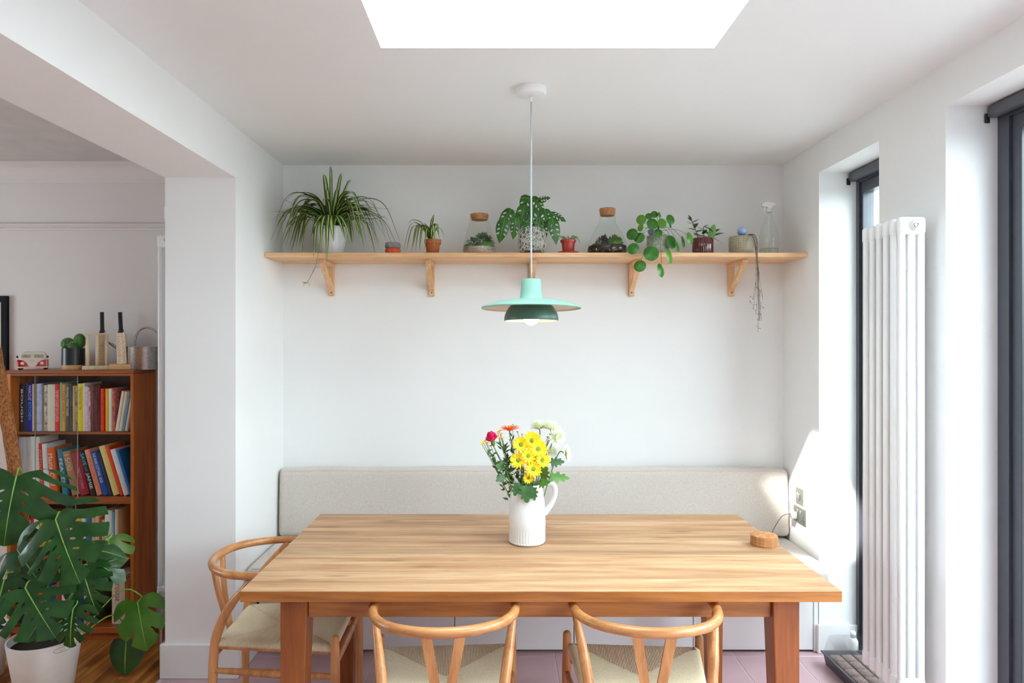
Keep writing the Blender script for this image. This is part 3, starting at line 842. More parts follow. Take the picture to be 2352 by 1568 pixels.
# ================================================================== FIXTURES AND THINGS ON THE TABLE
def radiator(label, cx, y0, n, z0, z1, wall_x, side, valve=False):
    """three-column radiator; its end faces the camera; side = -1 when the wall is on its right"""
    r = thing('column_radiator', label, 'radiator', (cx, y0, z0))
    h = z1 - z0; pitch = 0.0482; d = 0.036
    sec = MB()
    for k in (-1, 0, 1):
        sec.tube([(k * d, 0, 0.05), (k * d, 0, 0.06), (k * d, 0, h - 0.06), (k * d, 0, h - 0.05)], 0.0128, 12, caps=False)
    for zz in (0, h - 0.066):
        sec.rbox(-d - 0.0145, d + 0.0145, -0.0155, 0.0155, zz, zz + 0.066, 0.0135, 3)
    sm = sec.mesh('section', 'rad')
    hm = MB().tube([(0, 0.016, 0.033), (0, pitch - 0.016, 0.033)], 0.016, 12, caps=False).mesh('connector', 'rad')
    for i in range(n):
        s = link('section', sm, r, (0, 0.016 + i * pitch, 0))
        if i < n - 1:
            link('connector', hm, s); link('connector', hm, s, (0, 0, h - 0.066))
    for zz in (h - 0.033,):
        e = MB().lathe([(0.0, 0), (0.021, 0), (0.021, 0.004), (0.017, 0.006), (0.017, 0.012), (0.0, 0.012)], 24, M=Matrix.Translation((0.004, 0.0015, zz)) @ Matrix.Rotation(PI / 2, 4, 'X')).build('end_cap', 'rad', r)
        MB().lathe([(0.0, 0), (0.010, 0), (0.010, 0.006), (0.006, 0.007), (0.006, 0.003), (0.0, 0.003)], 16, M=Matrix.Translation((0.004, -0.010, zz)) @ Matrix.Rotation(PI / 2, 4, 'X')).build('bleed_valve', 'chrome', e)
    wx = wall_x - cx
    for zz in (0.20, h - 0.20):
        MB().rbox(min(0.03 * side * -1, wx), max(0.03 * side * -1, wx), 0.016 + pitch * 1.5 - 0.012, 0.016 + pitch * 1.5 + 0.012, zz - 0.02, zz + 0.02, 0.003, 1).build('wall_bracket', 'rad', r)
    # pipe down to the floor with a valve
    v = MB().tube(cat_rom([(0, -0.0, 0.033), (0, -0.045, 0.033), (0, -0.058, 0.02), (0, -0.058, -z0 + 0.0)], 5), 0.0075, 10).build('pipe', 'chrome', r)
    MB().lathe([(0.0, 0), (0.013, 0), (0.015, 0.004), (0.015, 0.03), (0.012, 0.034), (0, 0.034)], 16, c=(0, -0.058, 0.035)).build('valve_head', 'white_plastic', v)
    MB().lathe([(0.0, 0), (0.012, 0.0), (0.012, 0.028), (0.0, 0.028)], 6, c=(0, -0.058, 0.003), smooth=False).build('valve_nut', 'chrome', v)
    return r
radiator('tall white column radiator between slot window and garden door', 1.521, 2.515, 6, 0.262, 2.037, XR, -1)
radiator('narrow white column radiator beside the bookcase', -1.655, 3.378, 6, 0.30, 2.105, XP, 1)

# small white sensor on the far side of the pier
tag(MB().rbox(-0.012, 0, -0.02, 0.02, -0.03, 0.03, 0.004, 2).build('room_sensor', 'white_plastic', None, (XP - 0.0, YP + 0.03, 2.18)), 'small white sensor high on the edge of the pier', 'sensor')

# ---- light switch, socket, charging cable
def plate(name, label, cat, yc, zc, w, h=0.086):
    o = thing(name, label, cat, (XR, yc, zc))
    MB().rbox(-0.005, 0, -w / 2, w / 2, -h / 2, h / 2, 0.0022, 2, smooth=False).build('plate', plain('satin_nickel', srgb(128, 130, 124), 0.4, srgb(118, 120, 114), 60, metal=0.5), o)
    return o
sw = plate('light_switch', 'square satin nickel light switch plate on the right wall', 'switch', 3.678, 0.742, 0.089)
MB().rbox(-0.013, -0.005, -0.012, -0.001, -0.018, 0.018, 0.002, 1).build('rocker', 'chrome', sw)
MB().rbox(-0.013, -0.005, 0.003, 0.014, -0.014, 0.020, 0.002, 1).build('rocker', 'chrome', sw)
so = plate('double_socket', 'wide satin nickel double socket below the light switch', 'socket', 3.675, 0.639, 0.147)
for s in (-1, 1):
    MB().rbox(-0.0085, -0.005, s * 0.020 - 0.006, s * 0.020 + 0.006, 0.012, 0.030, 0.0015, 1).build('rocker', 'chrome', so)
hl = MB()
for (a, b) in ((-0.045, -0.004), (-0.056, -0.022), (-0.034, -0.022)): hl.rbox(-0.0056, -0.005, a - 0.0025, a + 0.0025, b - 0.004, b + 0.004, 0.0002, 1, smooth=False)
hl.build('pin_holes', 'dark', so)
cb = thing('charging_cable', 'dark charging cable plugged into the socket, loose end over the bench', 'cable', (XR - 0.006, 3.715, 0.630))
MB().rbox(-0.030, -0.0005, -0.024, 0.024, -0.018, 0.022, 0.006, 2).build('plug', plain('grey_plug', srgb(176, 178, 172), 0.4), cb)
cp = cat_rom([(-0.030, 0, 0.006), (-0.05, 0.0, 0.004), (-0.075, 0.008, -0.012), (-0.10, 0.016, -0.055), (-0.118, 0.022, -0.095), (-0.138, 0.020, -0.121)], 6)
MB().tube(cp, 0.0019, 8).build('lead', plain('grey_brown_lead', srgb(96, 88, 78), 0.5), cb)
MB().rbox(-0.005, 0.005, -0.004, 0.004, -0.024, 0, 0.002, 2, M=Matrix.Translation((-0.137, 0.020, -0.119)) @ Matrix.Rotation(math.radians(40), 4, 'Y')).build('connector', plain('dark_plug', srgb(70, 64, 56), 0.45), cb)

# ---- cork coasters
for i in range(7):
    dx, dy = random.uniform(-0.0015, 0.0015), random.uniform(-0.0015, 0.0015)
    nm = ['lowest', 'second lowest', 'third from the bottom', 'middle', 'third from the top', 'second from the top', 'topmost'][i]
    o = MB().lathe([(0.0, 0), (0.0505, 0), (0.0515, 0.0008), (0.0515, 0.0047), (0.0505, 0.0055), (0.0, 0.0055)], 44).build('cork_coaster', 'cork', None, (1.046 + dx, 2.712 + dy, TZ + 0.0003 + i * 0.0058), angle=40)
    tag(o, 'round cork coaster on the table, %s of its stack' % nm, 'coaster', 'stack of cork coasters on the table')

# ---- white jug
JX, JY = 0.106, 2.748
jg = thing('flower_jug', 'white ceramic jug with ribbed foot holding flowers', 'jug', (JX, JY, TZ + 0.0005))
prof = [(0.0, 0.0), (0.066, 0.0), (0.0715, 0.004), (0.0735, 0.010), (0.0735, 0.066), (0.0745, 0.070), (0.0738, 0.10), (0.072, 0.15), (0.068, 0.19), (0.0635, 0.215), (0.0625, 0.23), (0.0645, 0.238),
        (0.0605, 0.238), (0.0585, 0.23), (0.0595, 0.215), (0.064, 0.19), (0.068, 0.15), (0.0695, 0.10), (0.0695, 0.02), (0.0, 0.015)]
def jmod(a, z):
    m = 1.0
    if 0.010 < z < 0.066: m -= 0.022 * max(0.0, math.cos(a * 40)) ** 2
    if z > 0.205:
        d = math.atan2(math.sin(a - PI), math.cos(a - PI)); m += 0.30 * (z - 0.205) / 0.033 * math.exp(-(d / 0.22) ** 2)
    return m
fine = []
for i, (r, z) in enumerate(prof):
    fine.append((r, z))
    if i == 3: fine += [(0.0735, 0.0101), (0.0735, 0.0125)]
fine = [p for p in fine]
MB().lathe(fine, 240, mod=jmod).build('body', 'white_glaze', jg)
MB().tube(cat_rom([(0.060, 0, 0.222), (0.085, 0, 0.236), (0.108, 0, 0.226), (0.112, 0, 0.195), (0.098, 0, 0.155), (0.080, 0, 0.128), (0.071, 0, 0.112)], 7), [0.0085] * 43, 12, flat=1.3).build('handle', 'white_glaze', jg)

# ---- cut flowers
MT['petal_y'] = plain('yellow_petal', srgb(252, 222, 16), 0.6, srgb(246, 206, 8), 60, sub=0.0)
MT['eye_g'] = plain('green_flower_eye', srgb(150, 172, 40), 0.7, srgb(120, 148, 30), 200, 0.5)
MT['petal_o'] = plain('orange_petal', srgb(244, 118, 30), 0.55, srgb(236, 96, 20), 60)
MT['petal_p'] = plain('hot_pink_petal', srgb(236, 40, 110), 0.6, srgb(214, 20, 90), 60)
MT['petal_w'] = plain('cream_white_petal', srgb(246, 247, 234), 0.6, srgb(234, 240, 208), 40)
MT['stem'] = plain('green_stem', srgb(104, 136, 60), 0.5, srgb(84, 116, 48), 40)
MT['leaf_d'] = plain('dark_green_leaf', srgb(62, 104, 48), 0.5, srgb(44, 84, 38), 40, 0.2)
MT['leaf_m'] = plain('mid_green_leaf', srgb(92, 142, 48), 0.45, srgb(70, 120, 38), 30, 0.2)

def petal(mb, M, L, w, cup=0.2, mi=0):
    vs, fs = [], []
    for k in range(5):
        t = k / 4
        ww = w * (0.5, 0.85, 1.05, 0.95, 0.30)[k]
        y = L * t; z = cup * L * t * t
        vs += [(-ww / 2, y, z + 0.06 * w), (0, y, z), (ww / 2, y, z + 0.06 * w)]
    for k in range(4):
        for c in range(2): fs.append((k * 3 + c, k * 3 + c + 1, k * 3 + c + 4, k * 3 + c + 3))
    mb.add(vs, fs, mi, True, M)

def blossom(kind, label, head, nrm, r, col, eye=None, group='flowers in the white jug', bend=(0, 0, 0)):
    """one cut flower: the stem starts in the jug and ends under the flower head (jug-local coordinates)"""
    r *= 1.16
    o = thing(kind, label, 'flower', (JX, JY, TZ + 0.0005), 0, group)
    h = Vector(head); n = Vector(nrm).normalized()
    root = Vector((0.022 * h.x / 0.1 if abs(h.x) < 0.12 else math.copysign(0.024, h.x), 0.012 * math.copysign(1, h.y + 1e-6), 0.03))
    mid = root.lerp(h, 0.55) + Vector((-0.1 * h.x, 0, 0.02)) + Vector(bend)
    MB().tube(cat_rom([root, mid, h - n * 0.03, h - n * 0.002], 6), [0.0022] * 19, 7).build('stem', 'stem', o)
    F = frame_from(h, (0.01, 0.3, 1) if abs(n.z) < 0.9 else (0, 1, 0), n)      # local Z = the way the flower faces
    if kind in ('yellow_daisy', 'orange_gerbera', 'white_daisy'):
        pm = MB(); cnt = {'yellow_daisy': 13, 'orange_gerbera': 18, 'white_daisy': 15}[kind]
        for lay in range(2):
            for k in range(cnt):
                a = 2 * PI * (k + 0.5 * lay) / cnt + random.uniform(-0.08, 0.08)
                M = F @ Matrix.Rotation(a, 4, 'Z') @ Matrix.Translation((0, r * 0.16, 0.001 + 0.002 * lay)) @ Matrix.Rotation(0.06 + 0.22 * lay + random.uniform(-0.08, 0.08), 4, 'X')
                petal(pm, M, r * (0.86 - 0.12 * lay), r * (0.25 if cnt < 16 else 0.18), 0.05 if lay == 0 else 0.12)
        pm.build('petals', col, o, fix=False)
        MB().ball((0, 0, 0.002), r * 0.30, 18, 8, sc=(1, 1, 0.5), M=F).build('flower_eye', eye, o)
    elif kind == 'white_chrysanthemum':
        pm = MB()
        for lay in range(6):
            cnt = 26 - 3 * lay
            for k in range(cnt):
                a = 2 * PI * (k + 0.5 * lay) / cnt + random.uniform(-0.1, 0.1)
                tilt = 0.02 + lay * 0.24
                M = F @ Matrix.Rotation(a, 4, 'Z') @ Matrix.Translation((0, r * 0.10, 0.002 * lay)) @ Matrix.Rotation(tilt + random.uniform(-0.1, 0.1), 4, 'X')
                petal(pm, M, r * (0.92 - 0.07 * lay), r * 0.13, 0.25)
        pm.build('petals', col, o, fix=False)
    elif kind == 'pink_carnation':
        pm = MB()
        for lay in range(7):
            cnt = 9
            for k in range(cnt):
                a = 2 * PI * k / cnt + lay * 0.5
                M = F @ Matrix.Rotation(a, 4, 'Z') @ Matrix.Translation((0, r * 0.08, -0.004 + 0.0015 * lay)) @ Matrix.Rotation(0.55 + lay * 0.13 + random.uniform(-0.12, 0.12), 4, 'X')
                petal(pm, M, r * random.uniform(0.95, 1.15), r * 0.62, 0.1)
        pm.build('petals', col, o, fix=False)
        MB().lathe([(0.003, -0.022), (0.008, -0.016), (0.009, -0.006), (0.0075, 0.004)], 14, M=F).build('calyx', 'stem', o)
    return o
def jl(x, y, dy=0.0):
    """photo pixel as a jug-local point, dy metres in front of (negative) or behind the jug axis"""
    p = px(x, y, JY + dy); return (p.x - JX, dy, p.z - TZ - 0.0005)
for (x, y, dy, n, r, lab) in (
        (1191, 1057, -0.055, (-0.35, -1, 0.25), 0.031, 'leftmost of the yellow daisies, face on'),
        (1213, 1047, -0.060, (0.0, -1, 0.35), 0.028, 'yellow daisy in the middle of the cluster'),
        (1236, 1031, -0.050, (0.1, -1, 0.35), 0.034, 'largest yellow daisy, upper right of the cluster'),
        (1245, 1057, -0.055, (0.3, -1, 0.15), 0.030, 'yellow daisy at the right of the cluster'),
        (1225, 1077, -0.068, (0.0, -1, 0.2), 0.031, 'lowest fully open yellow daisy'),
        (1197, 1021, -0.040, (-0.25, -0.8, 0.9), 0.031, 'yellow daisy at the upper left, half turned up'),
        (1222, 1012, -0.030, (0.0, -0.55, 1.0), 0.034, 'topmost yellow daisy, facing upward'),
        (1214, 1098, -0.062, (-0.2, -1, -0.2), 0.020, 'small half-hidden yellow daisy just above the jug rim')):
    blossom('yellow_daisy', lab + ', in the white jug', jl(x, y, dy), n, r, 'petal_y', 'eye_g')
blossom('orange_gerbera', 'orange gerbera daisy seen from the side, in the white jug', jl(1171, 987, -0.01), (-0.05, -0.22, 1), 0.038, 'petal_o', 'petal_o', bend=(0.0, 0, 0))
blossom('pink_carnation', 'hot pink carnation leaning left, in the white jug', jl(1131, 1012, -0.03), (-0.25, -0.25, 1), 0.026, 'petal_p')
for (x, y, dy, n, r, lab) in ((1238, 984, 0.01, (-0.1, -0.3, 1), 0.036, 'left of the three tall cream chrysanthemums'), (1264, 986, 0.0, (0.1, -0.3, 1), 0.038, 'middle of the three tall cream chrysanthemums'),
                              (1275, 1004, -0.01, (0.45, -0.4, 1), 0.036, 'right of the three tall cream chrysanthemums'), (1265, 1037, 0.005, (0.5, -0.8, 0.3), 0.022, 'small cream chrysanthemum behind the daisies')):
    blossom('white_chrysanthemum', lab + ', in the white jug', jl(x, y, dy), n, r, 'petal_w')
blossom('white_daisy', 'white daisy standing out to the right, in the white jug', jl(1299, 1041, -0.02), (1, -0.35, 0.1), 0.032, 'petal_w', 'eye_g')

def spray(name, label, heads, col, rr, leaves=18):
    o = thing(name, label, 'flower', (JX, JY, TZ + 0.0005), 0, 'flowers in the white jug')
    s = MB(); root = Vector((-0.02, 0.01, 0.04)); c = sum((Vector(h) for h in heads), Vector()) / len(heads)
    fork = root.lerp(c, 0.62)
    s.tube(cat_rom([root, root.lerp(fork, 0.5) + Vector((0.01, 0, 0)), fork], 6), 0.002, 6)
    f = MB(); lv = MB()
    for h in heads:
        h = Vector(h); s.tube(cat_rom([fork, fork.lerp(h, 0.5) + Vector((0.004, 0, -0.006)), h], 5), 0.0012, 5)
        F = frame_from(h, (0, 1, 0.2), (random.uniform(-0.4, 0.4), -0.5, 1))
        for k in range(8):
            petal(f, F @ Matrix.Rotation(k * PI / 4, 4, 'Z') @ Matrix.Rotation(0.2, 4, 'X'), rr, rr * 0.6, 0.1)
        f.ball((0, 0, 0.001), rr * 0.35, 8, 5, M=F)
    for k in range(leaves):
        t = random.uniform(0.35, 1); h = Vector(random.choice(heads)); p = root.lerp(fork, t) if random.random() < 0.5 else fork.lerp(h, random.uniform(0.1, 0.8))
        M = frame_from(p, (random.uniform(-1, 1), random.uniform(-0.6, 0.2), random.uniform(0.1, 1)), (0, -1, 0.3))
        L = random.uniform(0.018, 0.036)
        lv.add([(0, 0, 0), (0.0040, L * 0.4, 0.001), (0, L, 0.003), (-0.0040, L * 0.4, 0.001)], [(0, 1, 2, 3)], M=M)
    s.build('stem', 'stem', o); f.build('florets', col, o, fix=False); lv.build('leaves', 'leaf_d', o, fix=False)
    return o
spray('yellow_button_spray', 'spray of small yellow buttons at the far left, in the white jug', [jl(1107, 1020, -0.02), jl(1114, 1013, -0.01), jl(1119, 1018, -0.03), jl(1128, 1024, -0.02), jl(1110, 1016, -0.04)], 'petal_y', 0.009, 40)
spray('yellow_button_spray', 'spray of small yellow buttons beside the orange gerbera, in the white jug', [jl(1143, 993, 0.0), jl(1150, 997, -0.01), jl(1147, 990, 0.0), jl(1154, 1006, -0.02), jl(1146, 1006, -0.01)], 'petal_y', 0.009, 40)
spray('green_filler_spray', 'sprig of fine dark green leaves in the middle of the bouquet, in the white jug', [jl(1185, 1035, 0.02), jl(1205, 1075, -0.01), jl(1175, 1080, -0.02), jl(1235, 1085, 0.0), jl(1250, 1030, 0.02), jl(1170, 1010, 0.02)], 'leaf_d', 0.004, 150)
spray('red_bud_spray', 'spray of small red buds between the daisies and chrysanthemums, in the white jug', [jl(1199, 998, 0.01), jl(1258, 1004, 0.0), jl(1263, 1010, -0.01), jl(1188, 992, 0.02), jl(1240, 1000, 0.01)], 'petal_p', 0.006, 45)
spray('green_filler_spray', 'sprig of fine dark green leaves leaning left, in the white jug', [jl(1140, 1040, -0.02), jl(1150, 1060, -0.03), jl(1135, 1055, 0.0), jl(1160, 1030, 0.0), jl(1178, 975, 0.01), jl(1165, 1065, -0.02)], 'leaf_d', 0.004, 110)

def lobed(L, W):
    half = [(0.02, 0), (0.12, 0.10), (0.42, 0.12), (0.46, 0.20), (0.30, 0.30), (0.50, 0.40), (0.52, 0.50), (0.28, 0.55), (0.38, 0.70), (0.34, 0.78), (0.18, 0.78), (0.14, 0.92), (0.0, 1.0)]
    r = cat_rom([(a * W, b * L, 0) for a, b in half], 3)
    R = [(p.x, p.y) for p in r]
    return R + [(-a, b) for a, b in R[-2:0:-1]] + [(-R[0][0], R[0][1])]
for (x, y, dy, d, L, Wd, m) in ((1192, 1108, -0.066, (-0.35, -0.25, -0.9), 0.055, 0.045, 'leaf_d'), (1208, 1112, -0.074, (0.05, -0.2, -1), 0.072, 0.062, 'leaf_d'), (1223, 1116, -0.070, (0.15, -0.15, -1), 0.058, 0.036, 'leaf_d'),
                                (1243, 1098, -0.055, (0.3, -0.5, 0.75), 0.062, 0.056, 'leaf_m'), (1258, 1095, -0.045, (1, -0.25, 0.02), 0.088, 0.045, 'leaf_m'), (1262, 1062, -0.03, (0.9, -0.2, 0.1), 0.06, 0.042, 'leaf_d'),
                                (1157, 1075, -0.03, (-0.6, -0.5, 0.3), 0.045, 0.04, 'leaf_d'), (1160, 1092, -0.04, (-0.7, -0.4, -0.35), 0.045, 0.038, 'leaf_d'), (1236, 1112, -0.06, (0.45, -0.4, 0.2), 0.06, 0.04, 'leaf_m')):
    p = jl(x, y, dy)
    o = thing('flower_leaf', {1192: 'dark lobed leaf hanging over the left of the jug rim', 1208: 'large dark lobed leaf hanging over the middle of the jug rim', 1223: 'narrow dark lobed leaf hanging over the right of the jug rim',
              1243: 'bright lobed leaf standing up behind the jug rim', 1258: 'long bright leaf reaching out over the jug handle', 1262: 'dark lobed leaf below the single white daisy',
              1157: 'upper dark leaf at the left of the bouquet', 1160: 'lower dark leaf at the left of the bouquet', 1236: 'bright leaf lying on the jug rim beside the handle'}[x], 'leaf', (JX, JY, TZ + 0.0005), 0, 'lobed leaves in the white jug')
    vs, fs = sheet(lobed(L, Wd), (), L / 7, lambda a, b: -3.0 * a * a - 1.5 * b * b + 0.15 * abs(a))
    MB().add(vs, fs, 0, True, frame_from(p, d, (0.0, -1, 0.6))).build('blade', m, o, fix=False)
    MB().tube(cat_rom([(p[0] * 0.25, 0.0, 0.08), Vector((p[0] * 0.5, p[1] * 0.6, max(0.215, p[2] * 0.8))), p], 5), 0.0014, 6).build('stalk', 'stem', o)

# ---- seed trays by the window
MT['seedsoil'] = plain('dry_seed_compost', srgb(128, 108, 98), 0.95, srgb(92, 76, 68), 70, 0.6, 120)
def tray(name, label, x0, x1, y0, y1, h, cells, lid=None):
    o = thing(name, label, 'seed tray', ((x0 + x1) / 2, (y0 + y1) / 2, 0.0005))
    hx, hy = (x1 - x0) / 2, (y1 - y0) / 2
    m = MB(); t = 0.003; s = 0.018
    def ring(k, z): return [(-hx + k, -hy + k, z), (hx - k, -hy + k, z), (hx - k, hy - k, z), (-hx + k, hy - k, z)]
    rings = [ring(s, 0), ring(0.008, h - 0.006), ring(0, h - 0.006), ring(0, h), ring(0.009, h), ring(s + t, t)]
    vs = sum(rings, []); fs = [(3, 2, 1, 0)]
    for k in range(5): fs += [(k * 4 + i, k * 4 + (i + 1) % 4, k * 4 + 4 + (i + 1) % 4, k * 4 + 4 + i) for i in range(4)]
    fs.append((20, 21, 22, 23))
    m.add(vs, fs); m.build('tray', plain('dark_grey_plastic', srgb(70, 70, 76), 0.4), o)
    nx, ny = cells
    for i in range(nx):
        for j in range(ny):
            cx = -hx + 0.024 + (2 * hx - 0.048) * (i + 0.5) / nx; cy = -hy + 0.024 + (2 * hy - 0.048) * (j + 0.5) / ny
            a = (2 * hx - 0.048) / nx / 2 - 0.003; b = (2 * hy - 0.048) / ny / 2 - 0.003
            MB().rbox(cx - a, cx + a, cy - b, cy + b, 0.004, h - 0.008, 0.004, 1).build('soil_block', 'seedsoil', o)
    if lid:
        def rl(k, z): return ring(k, z)
        rr = [rl(0.006, h + 0.0005), rl(0.012, h + 0.01), rl(0.022, h + lid - 0.03), rl(0.030, h + lid - 0.008), rl(0.045, h + lid), rl(0.060, h + lid + 0.001)]
        vs = sum(rr, []); fs = []
        for k in range(5): fs += [(k * 4 + i, k * 4 + (i + 1) % 4, k * 4 + 4 + (i + 1) % 4, k * 4 + 4 + i) for i in range(4)]
        fs.append((20, 21, 22, 23))
        MB().add(vs, fs).build('clear_lid', clear('clear_plastic_lid', (0.95, 0.96, 0.965, 1), 0.12, 0.18), o)
    return o
tray('propagator_tray', 'dark grey propagator tray with a clear lid on the floor by the slot window', 1.567, 1.79, 2.80, 3.345, 0.062, (3, 7), 0.095)
o = thing('dropper_bottle', 'small white bottle standing behind the seed tray', 'bottle', (1.752, 3.395, 0.0005))
MB().lathe([(0, 0), (0.022, 0), (0.024, 0.004), (0.024, 0.085), (0.018, 0.098), (0.010, 0.104), (0, 0.104)], 24).build('body', 'white_plastic', o)
MB().lathe([(0, 0.104), (0.013, 0.104), (0.013, 0.128), (0.010, 0.134), (0, 0.134)], 20).build('cap', 'white_plastic', o)
MB().lathe([(0.0243, 0.03), (0.0243, 0.036)], 24, cap0=False, cap1=False).build('label_band', 'dark', o)
# ================================================================== BOOKCASE IN THE NEXT ROOM
KX0, KX1, KY0, KY1, KZ = -2.585, -1.920, 3.572, 3.797, 1.424
kc = (KX0 + KX1) / 2
kb = thing('glazed_bookcase', 'teak bookcase with sliding glass doors against the mauve wall', 'bookcase', (kc, KY0, 0))
hx = (KX1 - KX0) / 2; D = KY1 - KY0
MB().rbox(-hx, -hx + 0.018, 0.0, D, 0, KZ - 0.0185, 0.0015, 1, smooth=False).build('side_panel', 'teak', kb)
MB().rbox(hx - 0.018, hx, 0.0, D, 0, KZ - 0.0185, 0.0015, 1, smooth=False).build('side_panel', 'teak', kb)
MB().rbox(-hx, hx, -0.002, D, KZ - 0.018, KZ, 0.002, 1, smooth=False).build('top_panel', 'teakh', kb)
MB().box(-hx + 0.018, hx - 0.018, D - 0.008, D - 0.002, 0.03, KZ - 0.02).build('back_panel', wood('dark_back_panel', srgb(70, 36, 20), srgb(96, 52, 30), 2, 0.5), kb)
for (z, t, y0) in ((1.083, 0.014, 0.035), (0.722, 0.033, 0.006), (0.425, 0.014, 0.035), (0.045, 0.030, 0.006)):
    MB().rbox(-hx + 0.0185, hx - 0.0185, y0, D - 0.009, z, z + t, 0.0015, 1, smooth=False).build('shelf', 'teakh', kb)
MB().box(-hx + 0.0185, hx - 0.0185, 0.03, 0.045, 0, 0.044).build('plinth', 'teakh', kb)
MB().box(-hx + 0.0185, hx - 0.0185, 0.002, 0.028, KZ - 0.030, KZ - 0.0185).build('door_track', 'teakh', kb)
for (x0, x1, y, z0, z1) in ((-hx + 0.02, 0.03, 0.012, 0.756, KZ - 0.031), (-0.20, hx - 0.02, 0.022, 0.756, KZ - 0.031), (-hx + 0.02, 0.02, 0.012, 0.076, 0.7215), (-0.03, hx - 0.02, 0.022, 0.076, 0.7215)):
    g = MB().box(x0, x1, y, y + 0.004, z0, z1).build('glass_door', 'caseglass', kb)
    e = x1 if x0 < -0.25 else x0
    MB().box(e - 0.0012, e + 0.0012, y - 0.0003, y + 0.0043, z0, z1).build('polished_edge', plain('green_glass_edge', srgb(150, 160, 140), 0.2), g)

# ---- books: (left px, right px at the base, top px, lean degrees, colour, lettering, lettering colour, what it looks like)
PG = plain('book_pages', srgb(224, 214, 194), 0.9, srgb(206, 194, 172), 300)
bmat = {}
def cover(c, pat=None):
    key = (c, pat)
    if key not in bmat:
        def vivid(q):
            l = srgb(*q)[:3]; g = sum(l) / 3
            v2 = [max(0.004, g + (v - g) * 1.2) for v in l]; k = min(1.4, 0.84 / max(v2))
            return tuple(v * k for v in v2) + (1,)
        bmat[key] = plain('book_cover_%d_%d_%d' % c, vivid(c), 0.5, vivid(pat or tuple(int(v * 0.9) for v in c)), 60 if pat else 10)
    return bmat[key]
ORD = ['leftmost', 'second from the left', 'third from the left', 'fourth from the left', 'fifth from the left', 'sixth from the left', 'seventh from the left', 'eighth from the left', 'ninth from the left', 'tenth from the left']
ORD += ['%s from the left' % w for w in ('11th', '12th', '13th', '14th', '15th', '16th', '17th', '18th', '19th', '20th', '21st', '22nd', '23rd', '24th', '25th', '26th', '27th', '28th', '29th', '30th', '31st', '32nd')]
YB_BOOK = 3.625
SB = 1568 / YB_BOOK
def book_row(rows, z0, shelf, y_front=YB_BOOK):
    s = 1568 / y_front
    prev = None
    for i, (x0, x1, top, lean, c, txt, tcol, look) in enumerate(rows):
        pat = None
        if isinstance(c[0], tuple): c, pat = c
        w = (x1 - x0) / s - 0.0006
        h = (HC - (top - 782) / s) - z0
        a = math.radians(lean)
        if a: 
            w = w * math.cos(a); h = (h - w * abs(math.sin(a))) / math.cos(a)
        dep = min(0.155, KY1 - 0.012 - y_front)
        lx = (x0 - 1150) / s if lean >= 0 else (x1 - 1150) / s
        o = thing('book', '%s on the %s bookcase shelf, %s' % (look, shelf, ORD[i]), 'book', (lx, y_front, z0 + 0.0006), 0, 'books on the %s bookcase shelf' % shelf)
        o.rotation_euler = (0, -a, 0)
        b0, b1 = (0, w) if lean >= 0 else (-w, 0)
        mb = MB(); t = min(0.0018, w * 0.2)
        mb.box(b0, b0 + t, 0.0, dep, 0, h).box(b1 - t, b1, 0.0, dep, 0, h)
        # rounded spine
        mb.prism([(b0 + t, 0.003), (b0 + t, 0.0), (b0 + w * 0.3, -0.0022), (b1 - w * 0.3, -0.0022), (b1 - t, 0.0), (b1 - t, 0.003)], h, 'z', 0)
        mb.build('cover', cover(c, pat), o)
        MB().box(b0 + t, b1 - t, 0.003, dep - 0.003, 0.0025, h - 0.0025).build('pages', PG, o)
        if txt:
            for (tx, f0, f1, tc, tall) in txt if isinstance(txt, list) else [(txt, 0.12, 0.8, tcol, 0.62)]:
                me = text_mesh(tx, 0.02, plain('lettering_%d_%d_%d' % tc, srgb(*tc), 0.5), (f1 - f0) * h)
                ys = [v.co.y for v in me.vertices]; hh = max(ys) - min(ys); mid = (max(ys) + min(ys)) / 2
                k = w * tall / hh
                for v in me.vertices: v.co.y = (v.co.y - mid) * k
                # reads downward: text x -> -z, text y -> +x, face towards the camera
                R = Matrix(((0, 1, 0, (b0 + b1) / 2), (0, 0, -1, -0.0026), (-1, 0, 0, h * (1 - (f0 + f1) / 2)), (0, 0, 0, 1)))
                me.transform(R)
                link('lettering', me, o)
wt, dk = (232, 230, 226), (40, 36, 34)
